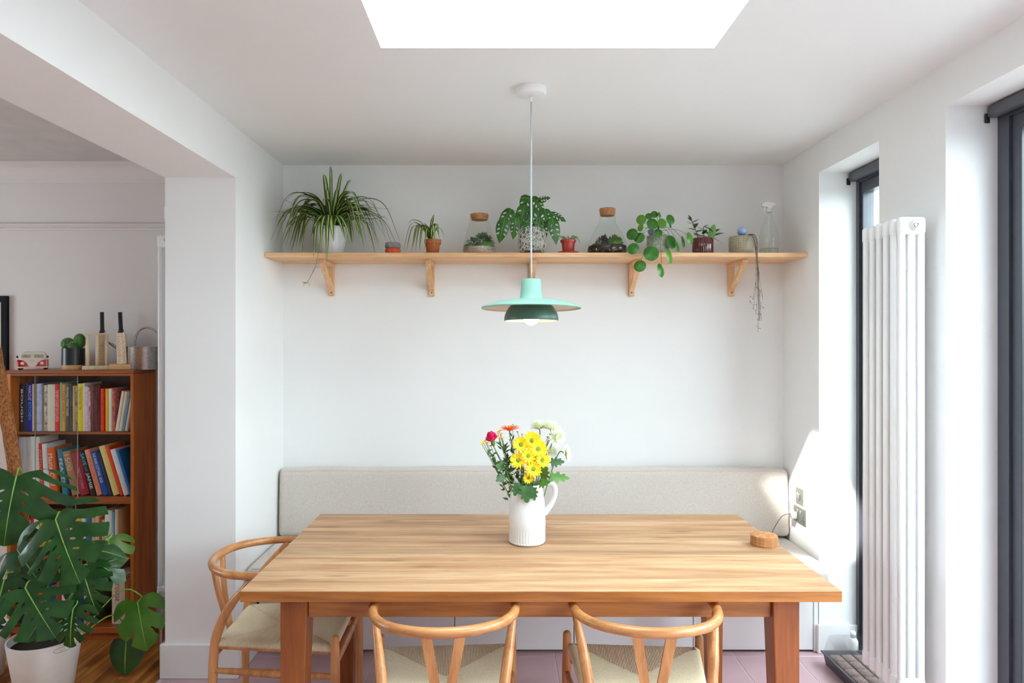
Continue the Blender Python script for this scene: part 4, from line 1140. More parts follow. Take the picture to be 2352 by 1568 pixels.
R1 = [(47, 55, 881, 0, (28, 30, 44), 'BOUGH', wt, 'slim black book'), (55, 64, 880, 0, (40, 46, 72), '', wt, 'dark navy hardback'),
      (64, 74, 880, 0, (34, 46, 160), [("MARCUS'", 0.05, 0.36, wt, 0.7), ('KITCHEN', 0.40, 0.76, (90, 190, 225), 0.7)], wt, 'royal blue cookbook'),
      (74, 78, 882, 0, (205, 196, 182), '', wt, 'thin cream booklet'), (78, 84, 881, 0, ((156, 92, 58), (60, 40, 36)), '', wt, 'orange and brown paperback'),
      (84, 96, 881, 0, ((166, 182, 202), (150, 150, 178)), '', wt, 'pale blue-grey book'), (96, 101, 880, 0, (122, 106, 96), '', wt, 'thin taupe book'),
      (101, 109, 885, 0, ((206, 198, 188), (120, 84, 84)), '', wt, 'white book with a patterned spine'), (109, 126, 883, 0, (218, 208, 192), '', wt, 'thick cream hardback'),
      (126, 138, 883, 0, (190, 16, 36), 'THE NEW COOKERY ENCYCLOPEDIA', (240, 190, 190), 'scarlet encyclopedia'), (138, 143, 879, 0, (132, 172, 142), '', wt, 'thin mint green book'),
      (143, 150, 883, 0, (228, 172, 76), 'TAKE ONE POT', (190, 80, 40), 'amber yellow cookbook'), (150, 161, 880, 0, (72, 66, 50), [('MOWGLI STREET FOOD', 0.08, 0.68, wt, 0.45)], wt, 'dark olive cookbook'),
      (161, 166, 881, 0, ((54, 48, 50), (90, 84, 88)), '', wt, 'thin charcoal book'), (167, 172, 886, 0, (184, 168, 132), '', wt, 'thin tan book'),
      (172, 178, 887, 0, ((186, 150, 96), (90, 56, 36)), '', wt, 'brown patterned paperback'), (178.5, 191, 881, 0, (222, 198, 58), [('THE ROASTING TIN', 0.07, 0.55, (120, 110, 40), 0.5)], wt, 'lemon yellow cookbook'),
      (191, 194.5, 880, 0, (226, 222, 210), '', wt, 'very thin white booklet'), (194.5, 203, 888, 0, ((196, 190, 208), (180, 150, 160)), '', wt, 'pale lilac book'),
      (203, 208, 890, 0, ((160, 84, 80), (206, 190, 186)), '', wt, 'thin red and white book'), (208, 230, 884, 0, ((96, 36, 36), (56, 24, 26)), '', wt, 'thick maroon hardback'),
      (231, 239, 893, 0, ((218, 84, 44), (200, 60, 40)), '', dk, 'orange-red paperback'), (242, 250, 893, 0, (208, 168, 76), '', wt, 'mustard paperback'),
      (250, 257, 893, 0, (226, 226, 216), '', wt, 'slim white paperback'), (257, 264, 894, 0, ((140, 62, 110), (186, 120, 60)), '', wt, 'purple paperback'),
      (264, 271, 898, -9.5, (222, 218, 208), '', wt, 'white book leaning right'), (272, 279, 899, -9.5, (208, 194, 174), '', wt, 'beige book leaning right'),
      (279.5, 286, 900, -9.5, (104, 134, 158), '', wt, 'steel blue book leaning right'), (286.5, 293, 902, -9.5, (186, 184, 178), '', wt, 'pale grey book leaning right')]
R2 = [(35, 43, 1014, 0, (64, 164, 208), '', wt, 'sky blue book'), (43, 61, 1004, 0, (172, 177, 182), '', wt, 'thick pale grey folder'), (61, 69, 1004, 0, (186, 184, 186), '', wt, 'light grey folder'),
      (69, 80, 1003, 0, (226, 224, 224), '', wt, 'bright white folder'), (80, 91, 1003, 0, (206, 196, 194), '', wt, 'off-white folder'),
      (92.5, 102.5, 1018, 3, (182, 26, 46), 'OTTOLENGHI', (226, 170, 120), 'crimson cookbook'), (103, 115, 1019, 3.5, (210, 210, 213), '', wt, 'white hardback'),
      (116, 133, 1027, 5, (244, 116, 14), 'MasterChef', wt, 'bright orange cookbook'), (144, 156, 1031, 7, (26, 108, 134), [('FEASTS', 0.2, 0.75, wt, 0.62)], wt, 'teal cookbook'),
      (166, 184, 1034, 13, (154, 112, 82), [('1500', 0.06, 0.42, (214, 196, 164), 0.6)], wt, 'thick taupe book'), (186, 206, 1036, 13.8, (138, 26, 52), [('ONE POT CUISINE', 0.36, 0.86, (214, 150, 160), 0.3)], wt, 'burgundy cookbook'),
      (209, 220, 1035, 15, (32, 30, 32), [('SAVE', 0.05, 0.32, (70, 180, 200), 0.8), ('with', 0.36, 0.45, (50, 130, 150), 0.5), ('JAMIE', 0.50, 0.86, wt, 0.8)], wt, 'black cookbook'),
      (223, 235, 1031, 15.8, (228, 148, 122), [('PERSIANA', 0.18, 0.8, (206, 120, 96), 0.6)], wt, 'salmon pink cookbook'), (237, 250, 1034, 16.4, (36, 74, 146), [('THE RIVER COTTAGE', 0.05, 0.56, wt, 0.5), ('BOOK', 0.60, 0.72, wt, 0.5)], wt, 'deep blue cookbook'),
      (251, 259, 1040, 16.6, (38, 42, 68), '', wt, 'dark navy paperback'), (261, 275, 1022, 16.8, (236, 208, 140), '', wt, 'pale yellow hardback'),
      (276, 284, 1025, 16.9, (228, 88, 38), '', wt, 'vivid orange paperback'), (285, 297, 1030, 17, (210, 208, 212), '', wt, 'white cookbook with grey title'), (298, 304.5, 1033, 17, (24, 104, 168), '', wt, 'bright blue paperback')]
book_row(R1, 1.0975, 'top')
book_row(R2, 0.7555, 'second')
cols3 = [((150, 44, 44), 'red'), ((36, 36, 40), 'black'), ((206, 200, 190), 'cream'), ((176, 28, 34), 'bright red'), ((210, 204, 196), 'off-white'), ((214, 150, 60), 'ochre'), ((240, 200, 40), 'sunny yellow'), ((180, 168, 150), 'beige'), ((110, 100, 92), 'grey-brown'), ((186, 160, 140), 'sand'),
         ((64, 60, 60), 'charcoal'), ((190, 176, 160), 'stone'), ((222, 170, 40), 'golden yellow'), ((214, 210, 204), 'white'), ((60, 96, 130), 'slate blue'), ((196, 168, 130), 'tan'), ((206, 180, 148), 'pale tan'), ((170, 74, 50), 'rust red'), ((190, 170, 146), 'oat')]
R3 = []; x = 36
for i, (c, n) in enumerate(cols3):
    w = [10, 12, 11, 7, 12, 13, 12, 9, 14, 12, 8, 14, 12, 10, 13, 8, 8, 6, 5][i]
    R3.append((x, x + w, 1180 + (i * 7) % 16, 0, c, '', wt, n + ' book')); x += w + 0.4
R3 += [(x + 1, x + 17, 1172, 0, (226, 226, 224), [('russian', 0.24, 0.52, (60, 66, 90), 0.42)], wt, 'white language book with yellow band'), (x + 17.5, x + 24, 1176, 0, (110, 150, 176), '', wt, 'pale blue book'), (x + 24.5, x + 32, 1170, 0, (204, 186, 156), '', wt, 'straw coloured book')]
R3 = [r for r in R3 if r[1] < 304.5]
book_row(R3, 0.4397, 'third')
R4 = []; x = 40
for i, (c, n, w) in enumerate((((44, 40, 44), 'black', 14), ((30, 96, 160), 'blue', 16), ((200, 190, 178), 'cream', 12), ((200, 90, 40), 'orange', 14), ((70, 90, 110), 'slate', 15), ((40, 60, 110), 'navy', 16), ((160, 40, 50), 'red', 12), ((210, 204, 196), 'white', 14),
                               ((36, 130, 190), 'bright blue', 20), ((40, 60, 100), 'dark blue', 16), ((190, 180, 190), 'pale lilac', 5), ((214, 96, 50), 'orange-red', 6), ((70, 80, 40), 'olive', 14))):
    R4.append((x, x + w, 1322 + (i * 11) % 30, 0, c, '', wt, n + ' large book')); x += w + 0.4
R4 += [(257, 287, 1322, 0, (206, 190, 176), [('Larousse', 0.06, 0.52, (176, 70, 70), 0.5)], wt, 'very thick beige dictionary'), (289, 302, 1330, 0, (128, 78, 40), '', wt, 'brown large book')]
R4 = [r for r in R4 if r[0] >= 256 or r[1] < 256.5]
book_row(R4, 0.0757, 'bottom')

# ---- on top of the bookcase
s0 = 1568 / 3.65
def topx(p, Y=3.65): return (p - 1150) * Y / 1568
# toy camper van
MT['van_red'] = plain('glossy_red_glaze', srgb(196, 24, 36), 0.15, srgb(186, 20, 32), 10, coat=0.5)
MT['van_cream'] = plain('glossy_cream_glaze', srgb(228, 218, 200), 0.18, srgb(222, 210, 190), 10, coat=0.4)
vn = thing('toy_camper_van', 'red and cream ceramic toy camper van on the bookcase', 'toy van', (topx(80), 3.63, KZ + 0.0005), 0.52)
w2, Lv = 0.066, 0.115
def vsec(z): 
    t = z / 0.095
    return w2 * (1.0 - 0.05 * t - 0.12 * max(0, t - 0.55) ** 1.3 * 3)
zz = [0.008, 0.014, 0.035, 0.055, 0.062, 0.078, 0.088, 0.094, 0.097]
rad = [1.0, 1.03, 1.03, 1.0, 0.97, 0.90, 0.84, 0.72, 0.5]
m = MB(); vs = []; fs = []; n = 40
for z, k in zip(zz, rad):
    for i in range(n):
        a = 2 * PI * i / n
        c, s_ = math.cos(a), math.sin(a); e = 0.32
        X = math.copysign(abs(c) ** e, c) * w2 * k; Y = math.copysign(abs(s_) ** e, s_) * Lv / 2 * (k * 0.97 if z > 0.05 else k) 
        vs.append((X, Y + Lv / 2, z))
for k in range(len(zz) - 1):
    fs += [(k * n + i, k * n + (i + 1) % n, (k + 1) * n + (i + 1) % n, (k + 1) * n + i) for i in range(n)]
fs += [tuple(reversed(range(n))), tuple(range((len(zz) - 1) * n, len(zz) * n))]
m.add(vs, fs, 0, True); m.build('body', 'van_cream', vn)
for s in (-1, 1):
    # curved red panel each side of the V front
    pts = [(0.012, 0.017), (0.0655, 0.017), (0.0655, 0.054)] + [(0.0655 - 0.047 * math.sin(t * PI / 16), 0.054 - 0.037 * (1 - math.cos(t * PI / 16))) for t in range(1, 8)]
    pts = [(0.062 if a > 0.062 else a, b) for a, b in pts]
    pl_ = [(s * a, b) for a, b in pts]
    if s < 0: pl_ = pl_[::-1]
    MB().prism(pl_, 0.006, 'y', -0.0035).build('front_panel', 'van_red', vn)
    MB().rbox(s * 0.0665 - 0.002, s * 0.0665 + 0.002, 0.012, Lv - 0.012, 0.017, 0.052, 0.0015, 1).build('side_panel', 'van_red', vn)
    MB().rbox(s * 0.028 - 0.021, s * 0.028 + 0.021, 0.0025, 0.006, 0.062, 0.080, 0.0015, 2, M=Matrix.Rotation(-0.02, 4, 'X')).build('windscreen', plain('pale_grey_glaze', srgb(176, 170, 156), 0.2, None, 10), vn)
    MB().tube([(s * 0.028 - 0.004, 0.0015, 0.078), (s * 0.028 + 0.006, 0.0015, 0.064)], 0.0008, 6).build('wiper', 'black', vn)
    MB().lathe([(0, 0), (0.0085, 0), (0.0085, 0.002), (0.006, 0.004), (0, 0.0045)], 20, M=Matrix.Translation((s * 0.043, -0.0035, 0.034)) @ Matrix.Rotation(PI / 2, 4, 'X')).build('headlamp', 'van_cream', vn)
    MB().rbox(s * 0.067 - 0.005, s * 0.067 + 0.005, 0.012, 0.018, 0.062, 0.074, 0.003, 2).build('wing_mirror', 'black', vn)
    for yy in (0.022, Lv - 0.022):
        MB().lathe([(0, -0.008), (0.014, -0.008), (0.0155, -0.004), (0.0155, 0.004), (0.014, 0.008), (0, 0.008)], 20, M=Matrix.Translation((s * 0.056, yy, 0.0155)) @ Matrix.Rotation(PI / 2, 4, 'Y')).build('wheel', 'black', vn)
MB().rbox(-0.068, 0.068, -0.006, 0.004, 0.008, 0.0165, 0.003, 2).build('bumper', 'van_cream', vn)
eb = MB(); er = 0.0085; ez = 0.045
ring = [(er * math.cos(2 * PI * k / 24), -0.0012, ez + er * math.sin(2 * PI * k / 24)) for k in range(24)]
eb.tube(ring, 0.0007, 6, closed=True)
eb.tube([(-0.004, -0.0012, ez + 0.007), (0, -0.0012, ez + 0.001), (0.004, -0.0012, ez + 0.007)], 0.0006, 5)
eb.tube([(-0.0075, -0.0012, ez + 0.003), (-0.0035, -0.0012, ez - 0.006), (0, -0.0012, ez), (0.0035, -0.0012, ez - 0.006), (0.0075, -0.0012, ez + 0.003)], 0.0006, 5)
eb.build('emblem', 'van_cream', vn)

# cactus pot
MT['cactus'] = plain('cactus_skin', srgb(66, 118, 46), 0.5, srgb(46, 92, 36), 50, 0.3)
ct = thing('potted_cactus', 'cactus with three balls in a black pot with wooden foot', 'plant', (topx(167), 3.655, KZ + 0.0005))
MB().lathe([(0, 0), (0.0535, 0), (0.0545, 0.002), (0.0545, 0.024), (0, 0.024)], 36).build('wooden_foot', wood('ash_foot', srgb(196, 146, 92), srgb(226, 180, 126), 0, 0.5), ct, angle=40)
MB().lathe([(0, 0.0245), (0.0545, 0.0245), (0.0545, 0.114), (0.051, 0.114), (0.051, 0.104), (0, 0.104)], 40).build('pot', 'black', ct, angle=40)
MB().lathe([(0, 0.1042), (0.0505, 0.1042), (0.0505, 0.107), (0, 0.109)], 24).build('soil', 'soil', ct)
for (cx, cy, cz, r, sz, lab) in ((-0.028, 0.0, 0.136, 0.034, 1.0, 'left'), (0.029, 0.008, 0.152, 0.030, 1.35, 'right'), (0.012, -0.026, 0.124, 0.022, 0.95, 'front')):
    mm = MB(); nn, kk = 72, 18; ribs = 12
    prof = [(r * math.sin(PI * k / kk), -r * math.cos(PI * k / kk) * sz) for k in range(kk + 1)]
    mm.lathe(prof, nn, (cx, cy, cz), mod=lambda a, z: 0.90 + 0.10 * abs(math.cos(a * ribs / 2)))
    bl = mm.build('cactus_ball', 'cactus', ct)
    th = MB()
    for q in range(ribs):
        a = 2 * PI * q / ribs
        for k in range(3, kk, 2):
            pr, pz = prof[k]
            p = Vector((cx + pr * math.cos(a), cy + pr * math.sin(a), cz + pz)); nrm = Vector((math.cos(a) * math.sin(PI * k / kk), math.sin(a) * math.sin(PI * k / kk), -math.cos(PI * k / kk)))
            for e in range(3):
                d = (nrm + Vector((random.uniform(-0.7, 0.7), random.uniform(-0.7, 0.7), random.uniform(-0.7, 0.7)))).normalized() * 0.006
                th.add([p, p + Vector((0.0007, 0, 0.0005)), p + d], [(0, 1, 2)])
    th.build('spines', plain('pale_spine', srgb(206, 204, 170), 0.7), bl, fix=False)['kind'] = 'stuff'

# wicket set with a miniature bat behind it, bat on a stand
MT['willow'] = wood('pale_willow', srgb(226, 204, 168), srgb(242, 224, 194), 2, 0.55)
MT['ink'] = plain('brown_ink', srgb(92, 66, 50), 0.7)
def bat(parent, h0, hh, w, base=(0, 0, 0), tilt=0.0, rx=0.0):
    M = Matrix.Translation(base) @ Matrix.Rotation(tilt, 4, 'Y') @ Matrix.Rotation(rx, 4, 'X')
    bl = MB(); z1 = h0 * 0.98
    prof = [(-w / 2, 0.004), (-w / 2 * 0.8, 0), (w / 2 * 0.8, 0), (w / 2, 0.004), (w / 2 * 0.93, h0 * 0.9), (w * 0.28, h0), (-w * 0.28, h0), (-w / 2 * 0.93, h0 * 0.9)]
    bl.prism(prof, 0.014, 'y', -0.007, M=M)
    bo = bl.build('blade', 'willow', parent)
    MB().tube([(0, 0, h0 - 0.006), (0, 0, h0 + 0.008), (0, 0, h0 + 0.014), (0, 0, h0 + hh)], [0.016, 0.0125, 0.0102, 0.0102], 14, M=M).build('handle', 'black', parent)
    sg = MB(); rr = random.Random(3)
    for row in range(15):                                   # rows of signatures in brown ink
        z = h0 * 0.08 + row * h0 * 0.055
        for colm in (-1, 1):
            x = colm * w * 0.22 + rr.uniform(-0.003, 0.003); pts = []
            for k in range(9): pts.append((x - w * 0.17 + w * 0.34 * k / 8, -0.0072, z + rr.uniform(-0.0035, 0.0035)))
            sg.tube(cat_rom(pts, 3), 0.00045, 4, M=M)
    sg.build('signatures', 'ink', bo, fix=False)
wk = thing('miniature_wicket', 'pale wooden miniature cricket wicket on a flat base', 'ornament', (topx(223, 3.635), 3.635, KZ + 0.0005), 0.4)
MB().rbox(-0.066, 0.066, -0.028, 0.028, 0, 0.021, 0.002, 1, smooth=False).build('base', 'willow', wk)
for xx in (-0.044, 0.0, 0.044):
    MB().tube([(xx, 0, 0.021), (xx, 0, 0.186)], 0.0085, 14).build('stump', 'willow', wk)
MB().rbox(-0.053, 0.053, -0.009, 0.009, 0.186, 0.193, 0.002, 1).build('bail', 'willow', wk)
bt1 = thing('miniature_bat', 'signed miniature cricket bat leaning behind the small wicket', 'ornament', (topx(236, 3.70), 3.70, KZ + 0.0005))
bat(bt1, 0.20, 0.108, 0.050, (0, 0, 0.002), -0.05, -0.06)
bt2 = thing('miniature_bat', 'signed miniature cricket bat standing on its own wooden block', 'ornament', (topx(284, 3.65), 3.65, KZ + 0.0005))
MB().rbox(-0.063, 0.063, -0.03, 0.03, 0, 0.030, 0.002, 1, smooth=False).build('block', wood('ash_block', srgb(206, 158, 104), srgb(226, 180, 128), 0, 0.5), bt2)
bat(bt2, 0.172, 0.104, 0.052, (-0.006, 0, 0.0305), -0.05)
# galvanised watering can
wc = thing('watering_can', 'galvanised steel watering can at the right of the bookcase top', 'watering can', (topx(335, 3.70), 3.70, KZ + 0.0005))
MB().lathe([(0, 0), (0.088, 0), (0.090, 0.003), (0.090, 0.118), (0.0915, 0.121), (0.090, 0.124), (0.06, 0.125), (0.058, 0.122), (0.0, 0.122)], 44).build('body', 'zinc', wc, angle=40)
MB().tube(cat_rom([(-0.055, -0.01, 0.122), (-0.052, -0.01, 0.165), (-0.030, -0.01, 0.208), (0.010, -0.01, 0.225), (0.055, -0.01, 0.205), (0.085, -0.01, 0.155), (0.0905, -0.01, 0.10)], 7), 0.0058, 10).build('handle', 'zinc', wc)
MB().tube(cat_rom([(-0.086, 0.0, 0.03), (-0.14, 0.03, 0.085), (-0.21, 0.04, 0.135), (-0.265, 0.045, 0.165)], 6), [0.011] * 7 + [0.008] * 6 + [0.0055] * 6, 10).build('spout', 'zinc', wc)

# framed picture on the mauve wall
fr = thing('picture_frame', 'black framed picture on the mauve wall at the left edge', 'picture', ((-70 - 1150) * YLB / 1568, YLB - 0.022, 1.19))
x1 = (22 + 70) * YLB / 1568; z1 = HC - (680 - 782) * YLB / 1568 - 1.19
f = MB(); t = 0.034
for (a, b, c, d) in ((-x1, x1, z1 - t, z1), (-x1, x1, 0, t), (-x1, -x1 + t, t, z1 - t), (x1 - t, x1, t, z1 - t)):
    f.rbox(a, b, 0, 0.021, c, d, 0.002, 1, smooth=False)
f.build('frame', plain('matt_black_frame', (0.012, 0.012, 0.013, 1), 0.8, spec=0.2), fr)
MB().box(-x1 + t, x1 - t, 0.012, 0.016, t, z1 - t).build('print', plain('pale_print', srgb(206, 198, 190), 0.6), fr)
# ================================================================== PLANTS AND VESSELS ON THE SHELF
ZT = ZS + 0.0005
YS = 3.72
def sx(p, Y=YS): return (p - 1150) * Y / 1568
MT['spider_g'] = plain('spider_plant_green', srgb(54, 98, 24), 0.42, srgb(36, 74, 16), 30)
MT['spider_c'] = plain('spider_plant_cream_stripe', srgb(196, 206, 128), 0.5, srgb(176, 190, 104), 30)
MT['pilea'] = plain('pilea_leaf', srgb(56, 124, 26), 0.33, srgb(40, 100, 20), 30, 0.1)
MT['pilea_dot'] = plain('pilea_dot', srgb(176, 206, 130), 0.5)
MT['adan'] = plain('swiss_cheese_leaf', srgb(46, 104, 22), 0.36, srgb(30, 80, 16), 30, 0.15)
MT['mon'] = plain('monstera_leaf', srgb(40, 82, 34), 0.27, srgb(26, 62, 26), 14, 0.12, 60)
MT['mon_l'] = plain('young_monstera_leaf', srgb(76, 124, 34), 0.3, srgb(54, 100, 26), 14, 0.12, 60)
MT['mon_rib'] = plain('monstera_midrib', srgb(142, 182, 76), 0.45, srgb(120, 164, 60), 30)
MT['darkleaf'] = plain('glossy_dark_leaf', srgb(44, 78, 38), 0.3, srgb(34, 60, 32), 30)
MT['moss'] = plain('moss', srgb(104, 142, 56), 0.95, srgb(70, 108, 40), 90, 0.8, 160)
MT['fern'] = plain('terrarium_foliage', srgb(84, 122, 74), 0.6, srgb(60, 98, 56), 60)
MT['gravel'] = plain('pale_gravel', srgb(206, 190, 178), 0.9, srgb(120, 100, 92), 240, 0.8, 240, detail=2)
MT['twig'] = plain('dry_stem', srgb(122, 106, 86), 0.8, srgb(90, 78, 62), 60)

def ribbon(pts, width, k=9, crease=0.25):
    """strap leaf with a pale centre stripe along a curve"""
    c = cat_rom(pts, k)
    m = len(c); vs, fs, mi = [], [], []; prev = None
    for i, p in enumerate(c):
        t = i / (m - 1)
        d = (c[min(i + 1, m - 1)] - c[max(i - 1, 0)]).normalized()
        s = d.cross(Vector((0, 0, 1)))
        if prev is None:
            e0 = c[-1] - c[0]; prev = Vector((e0.x, e0.y, 0)).cross(Vector((0, 0, 1)))
            prev = prev.normalized() if prev.length > 0.06 else Vector((1, 0, 0))
        if s.length < 0.5 or s.dot(prev) < 0: s = prev - d * prev.dot(d)
        s.normalize(); prev = s; u = s.cross(d).normalized()
        w = width * (0.55 + 0.6 * min(1, t * 4)) * (1 - t ** 3.6) * 1.0 + 0.0004
        for e in (-0.5, -0.17, 0.17, 0.5): vs.append(p + s * e * w + u * abs(e) * w * crease)
    mb = MB()
    f0, f1 = [], []
    for i in range(m - 1):
        for q in range(3):
            (f1 if q == 1 else f0).append((i * 4 + q, i * 4 + q + 1, i * 4 + 5 + q, i * 4 + 4 + q))
    mb.add(vs, f0 + f1, 0, True)
    for j in range(len(f0), len(f0) + len(f1)): mb.mi[j] = 1
    return mb

# ---- large spider plant
sp_ = thing('spider_plant', 'large trailing spider plant in a white pot at the left of the shelf', 'plant', (sx(762), YS, ZT))
MB().lathe([(0, 0), (0.050, 0), (0.058, 0.006), (0.069, 0.04), (0.079, 0.09), (0.084, 0.135), (0.0845, 0.152), (0.081, 0.153), (0.078, 0.135), (0.0, 0.13)], 44).build('pot', 'white_glaze', sp_, angle=50)
MB().lathe([(0, 0.130), (0.0785, 0.131), (0.0785, 0.138), (0, 0.143)], 24).build('soil', 'soil', sp_)
rnd = random.Random(11)
def spider_leaf(parent, o, az, reach, peak, drop, width, yk=1.0):
    dx, dy = math.cos(az) * reach, math.sin(az) * reach
    dy = max(-0.235, min(0.145, dy * yk))
    P0 = Vector(o) + Vector((dx * 0.04, dy * 0.04, 0))
    P1 = Vector(o) + Vector((dx * 0.30, dy * 0.32, peak * 0.74))
    P2 = Vector(o) + Vector((dx * 0.72, dy * 0.74, peak * 0.80 + min(0, drop) * 0.10))
    P3 = Vector(o) + Vector((dx, dy, drop))
    if P3.z < 0.006 and P3.y > -0.15: P3.z = 0.006 + rnd.random() * 0.01
    ribbon([P0, P1, P2, P3], width).build('leaf', ['spider_g', 'spider_c'], parent, fix=False)
cc = (0, 0, 0.138)
for i in range(84):
    side = 1 if i % 2 else -1
    az = (0 if side > 0 else PI) + rnd.gauss(0, 0.75)
    reach = rnd.uniform(0.18, 0.38)
    pk = rnd.uniform(0.06, 0.22)
    spider_leaf(sp_, cc, az, reach, pk, rnd.choice([rnd.uniform(-0.13, -0.02), rnd.uniform(-0.10, 0.06), rnd.uniform(0.02, 0.16)]), rnd.uniform(0.016, 0.024))
for (dx, h, wd) in ((-0.035, 0.30, 0.024), (0.0, 0.345, 0.015), (0.055, 0.305, 0.018), (0.10, 0.27, 0.026), (-0.02, 0.22, 0.024), (0.035, 0.22, 0.026)):
    ribbon([(dx * 0.2, -0.01, 0.138), (dx * 0.5, -0.015, 0.138 + h * 0.5), (dx * 0.9, -0.02, 0.138 + h * 0.9), (dx * 1.1 , -0.03, 0.138 + h)], wd).build('leaf', ['spider_g', 'spider_c'], sp_, fix=False)
for (ex, ez, wd, ey) in ((-0.045, -0.04, 0.024, -0.20), (0.025, -0.06, 0.026, -0.205), (-0.01, -0.005, 0.022, -0.19), (0.05, 0.05, 0.026, -0.165), (-0.055, 0.07, 0.024, -0.15), (-0.11, -0.02, 0.022, -0.18), (0.11, 0.06, 0.024, -0.16), (0.14, 0.03, 0.022, -0.15)):
    ribbon([(ex * 0.1, -0.02, 0.14), (ex * 0.4, -0.10, 0.20), (ex * 0.8, -0.17, 0.14), (ex, ey, ez)], wd).build('leaf', ['spider_g', 'spider_c'], sp_, fix=False)
for (ex, ez, dxx) in ((0.36, 0.10, 0.2), (0.33, -0.08, 0.22), (-0.30, 0.19, -0.16), (-0.275, 0.17, -0.14), (0.27, -0.08, 0.2), (-0.29, 0.085, -0.16)):
    ribbon([(0, -0.01, 0.14), (dxx * 0.5, -0.04, 0.24), (dxx, -0.06, 0.25 if ez > 0 else 0.20), (ex, -0.07, 0.138 + ez)], 0.010).build('leaf', ['spider_g', 'spider_c'], sp_, fix=False)
rn = MB().tube(cat_rom([(-0.02, -0.06, 0.15), (-0.015, -0.16, 0.10), (-0.02, -0.195, 0.0), (-0.035, -0.20, -0.08), (-0.065, -0.205, -0.145), (-0.082, -0.205, -0.17)], 6), 0.0012, 6)
rn = rn.build('runner', 'stem', sp_)
for k in range(7):
    a = k * 0.9; q = Vector((-0.082, -0.205, -0.17))
    ribbon([q, q + Vector((0.012 * math.cos(a), 0.012 * math.sin(a), 0.008)), q + Vector((0.022 * math.cos(a), 0.022 * math.sin(a), 0.004 - 0.02 * (k % 2)))], 0.004, 4).build('plantlet_leaf', ['spider_c', 'spider_g'], rn, fix=False)
q = Vector((-0.055, -0.203, -0.12))
ribbon([q, q + Vector((0.02, 0, 0.03)), q + Vector((0.05, 0.0, 0.035)), q + Vector((0.075, 0, 0.02))], 0.005, 5).build('plantlet_leaf', ['spider_g', 'spider_c'], rn, fix=False)

o = MB().rbox(-0.085, 0.085, -0.04, 0.04, 0, 0.016, 0.002, 1, smooth=False).build('wooden_block', 'pine', None, (sx(690), 3.73, ZT)); tag(o, 'flat pale wooden block lying under the spider plant', 'block')

# ---- pinched grey and orange pot
o = thing('pinched_pot', 'small pinched clay pot, grey above and coral orange below', 'pot', (sx(902, 3.66), 3.66, ZT))
MB().lathe([(0, 0), (0.036, 0), (0.0375, 0.003), (0.0425, 0.020), (0.0405, 0.024), (0.0365, 0.0295), (0, 0.0295)], 44).build('lower_band', plain('coral_clay', srgb(222, 92, 62), 0.8, srgb(206, 80, 52), 60, 0.1), o)
MB().lathe([(0.0, 0.030), (0.0365, 0.030), (0.0405, 0.036), (0.0425, 0.042), (0.0395, 0.056), (0.0355, 0.0615), (0.031, 0.0615), (0.030, 0.045), (0, 0.043)], 44).build('upper_band', plain('grey_clay', srgb(140, 134, 130), 0.85, srgb(122, 117, 113), 60, 0.1), o)

# ---- small spider plant in terracotta
def clay_saucer(lab, x, y, r, m='terracotta'):
    o = MB().lathe([(0, 0), (r * 0.86, 0), (r * 0.9, 0.002), (r, 0.011), (r * 0.95, 0.011), (r * 0.86, 0.005), (0, 0.005)], 40).build('saucer', m, None, (x, y, ZT)); return tag(o, lab, 'saucer')
tx_, ty_ = sx(994, 3.70), 3.70
clay_saucer('terracotta saucer under the small spider plant', tx_, ty_, 0.050, plain('dark_terracotta', srgb(120, 62, 44), 0.8, None, 40, 0.2))
o = thing('small_spider_plant', 'small spider plant in a terracotta pot', 'plant', (tx_, ty_, ZT + 0.0055))
MB().lathe([(0, 0), (0.031, 0), (0.033, 0.003), (0.039, 0.055), (0.0445, 0.055), (0.0455, 0.078), (0.0405, 0.078), (0.038, 0.066), (0, 0.064)], 36).build('pot', 'terracotta', o, angle=40)
MB().lathe([(0, 0.0642), (0.0385, 0.0668), (0, 0.070)], 20).build('soil', 'soil', o)
rnd = random.Random(5)
for (dx, dy, pk, dz) in ((-0.125, -0.03, 0.14, 0.09), (-0.14, -0.06, 0.12, -0.065), (-0.12, -0.09, 0.10, -0.062), (-0.09, -0.10, 0.10, -0.062), (-0.07, -0.10, 0.10, -0.06), (-0.05, -0.10, 0.09, -0.06), (0.02, -0.03, 0.15, 0.145), (-0.03, -0.02, 0.10, 0.10),
                         (0.03, -0.08, 0.10, -0.04), (0.05, -0.04, 0.11, 0.01), (0.075, -0.02, 0.085, 0.02), (-0.10, 0.04, 0.12, -0.03), (0.04, 0.05, 0.10, 0.04), (-0.02, -0.09, 0.08, -0.055)):
    ribbon([(-0.012 + dx * 0.03, 0, 0.066), (-0.012 + dx * 0.32, dy * 0.3, 0.066 + pk * 0.65), (-0.012 + dx * 0.72, dy * 0.75, 0.066 + pk * 0.82 + min(0, dz) * 0.2), (-0.012 + dx, dy, 0.066 + dz)], 0.013 + rnd.random() * 0.005).build('leaf', ['spider_g', 'spider_c'], o, fix=False)

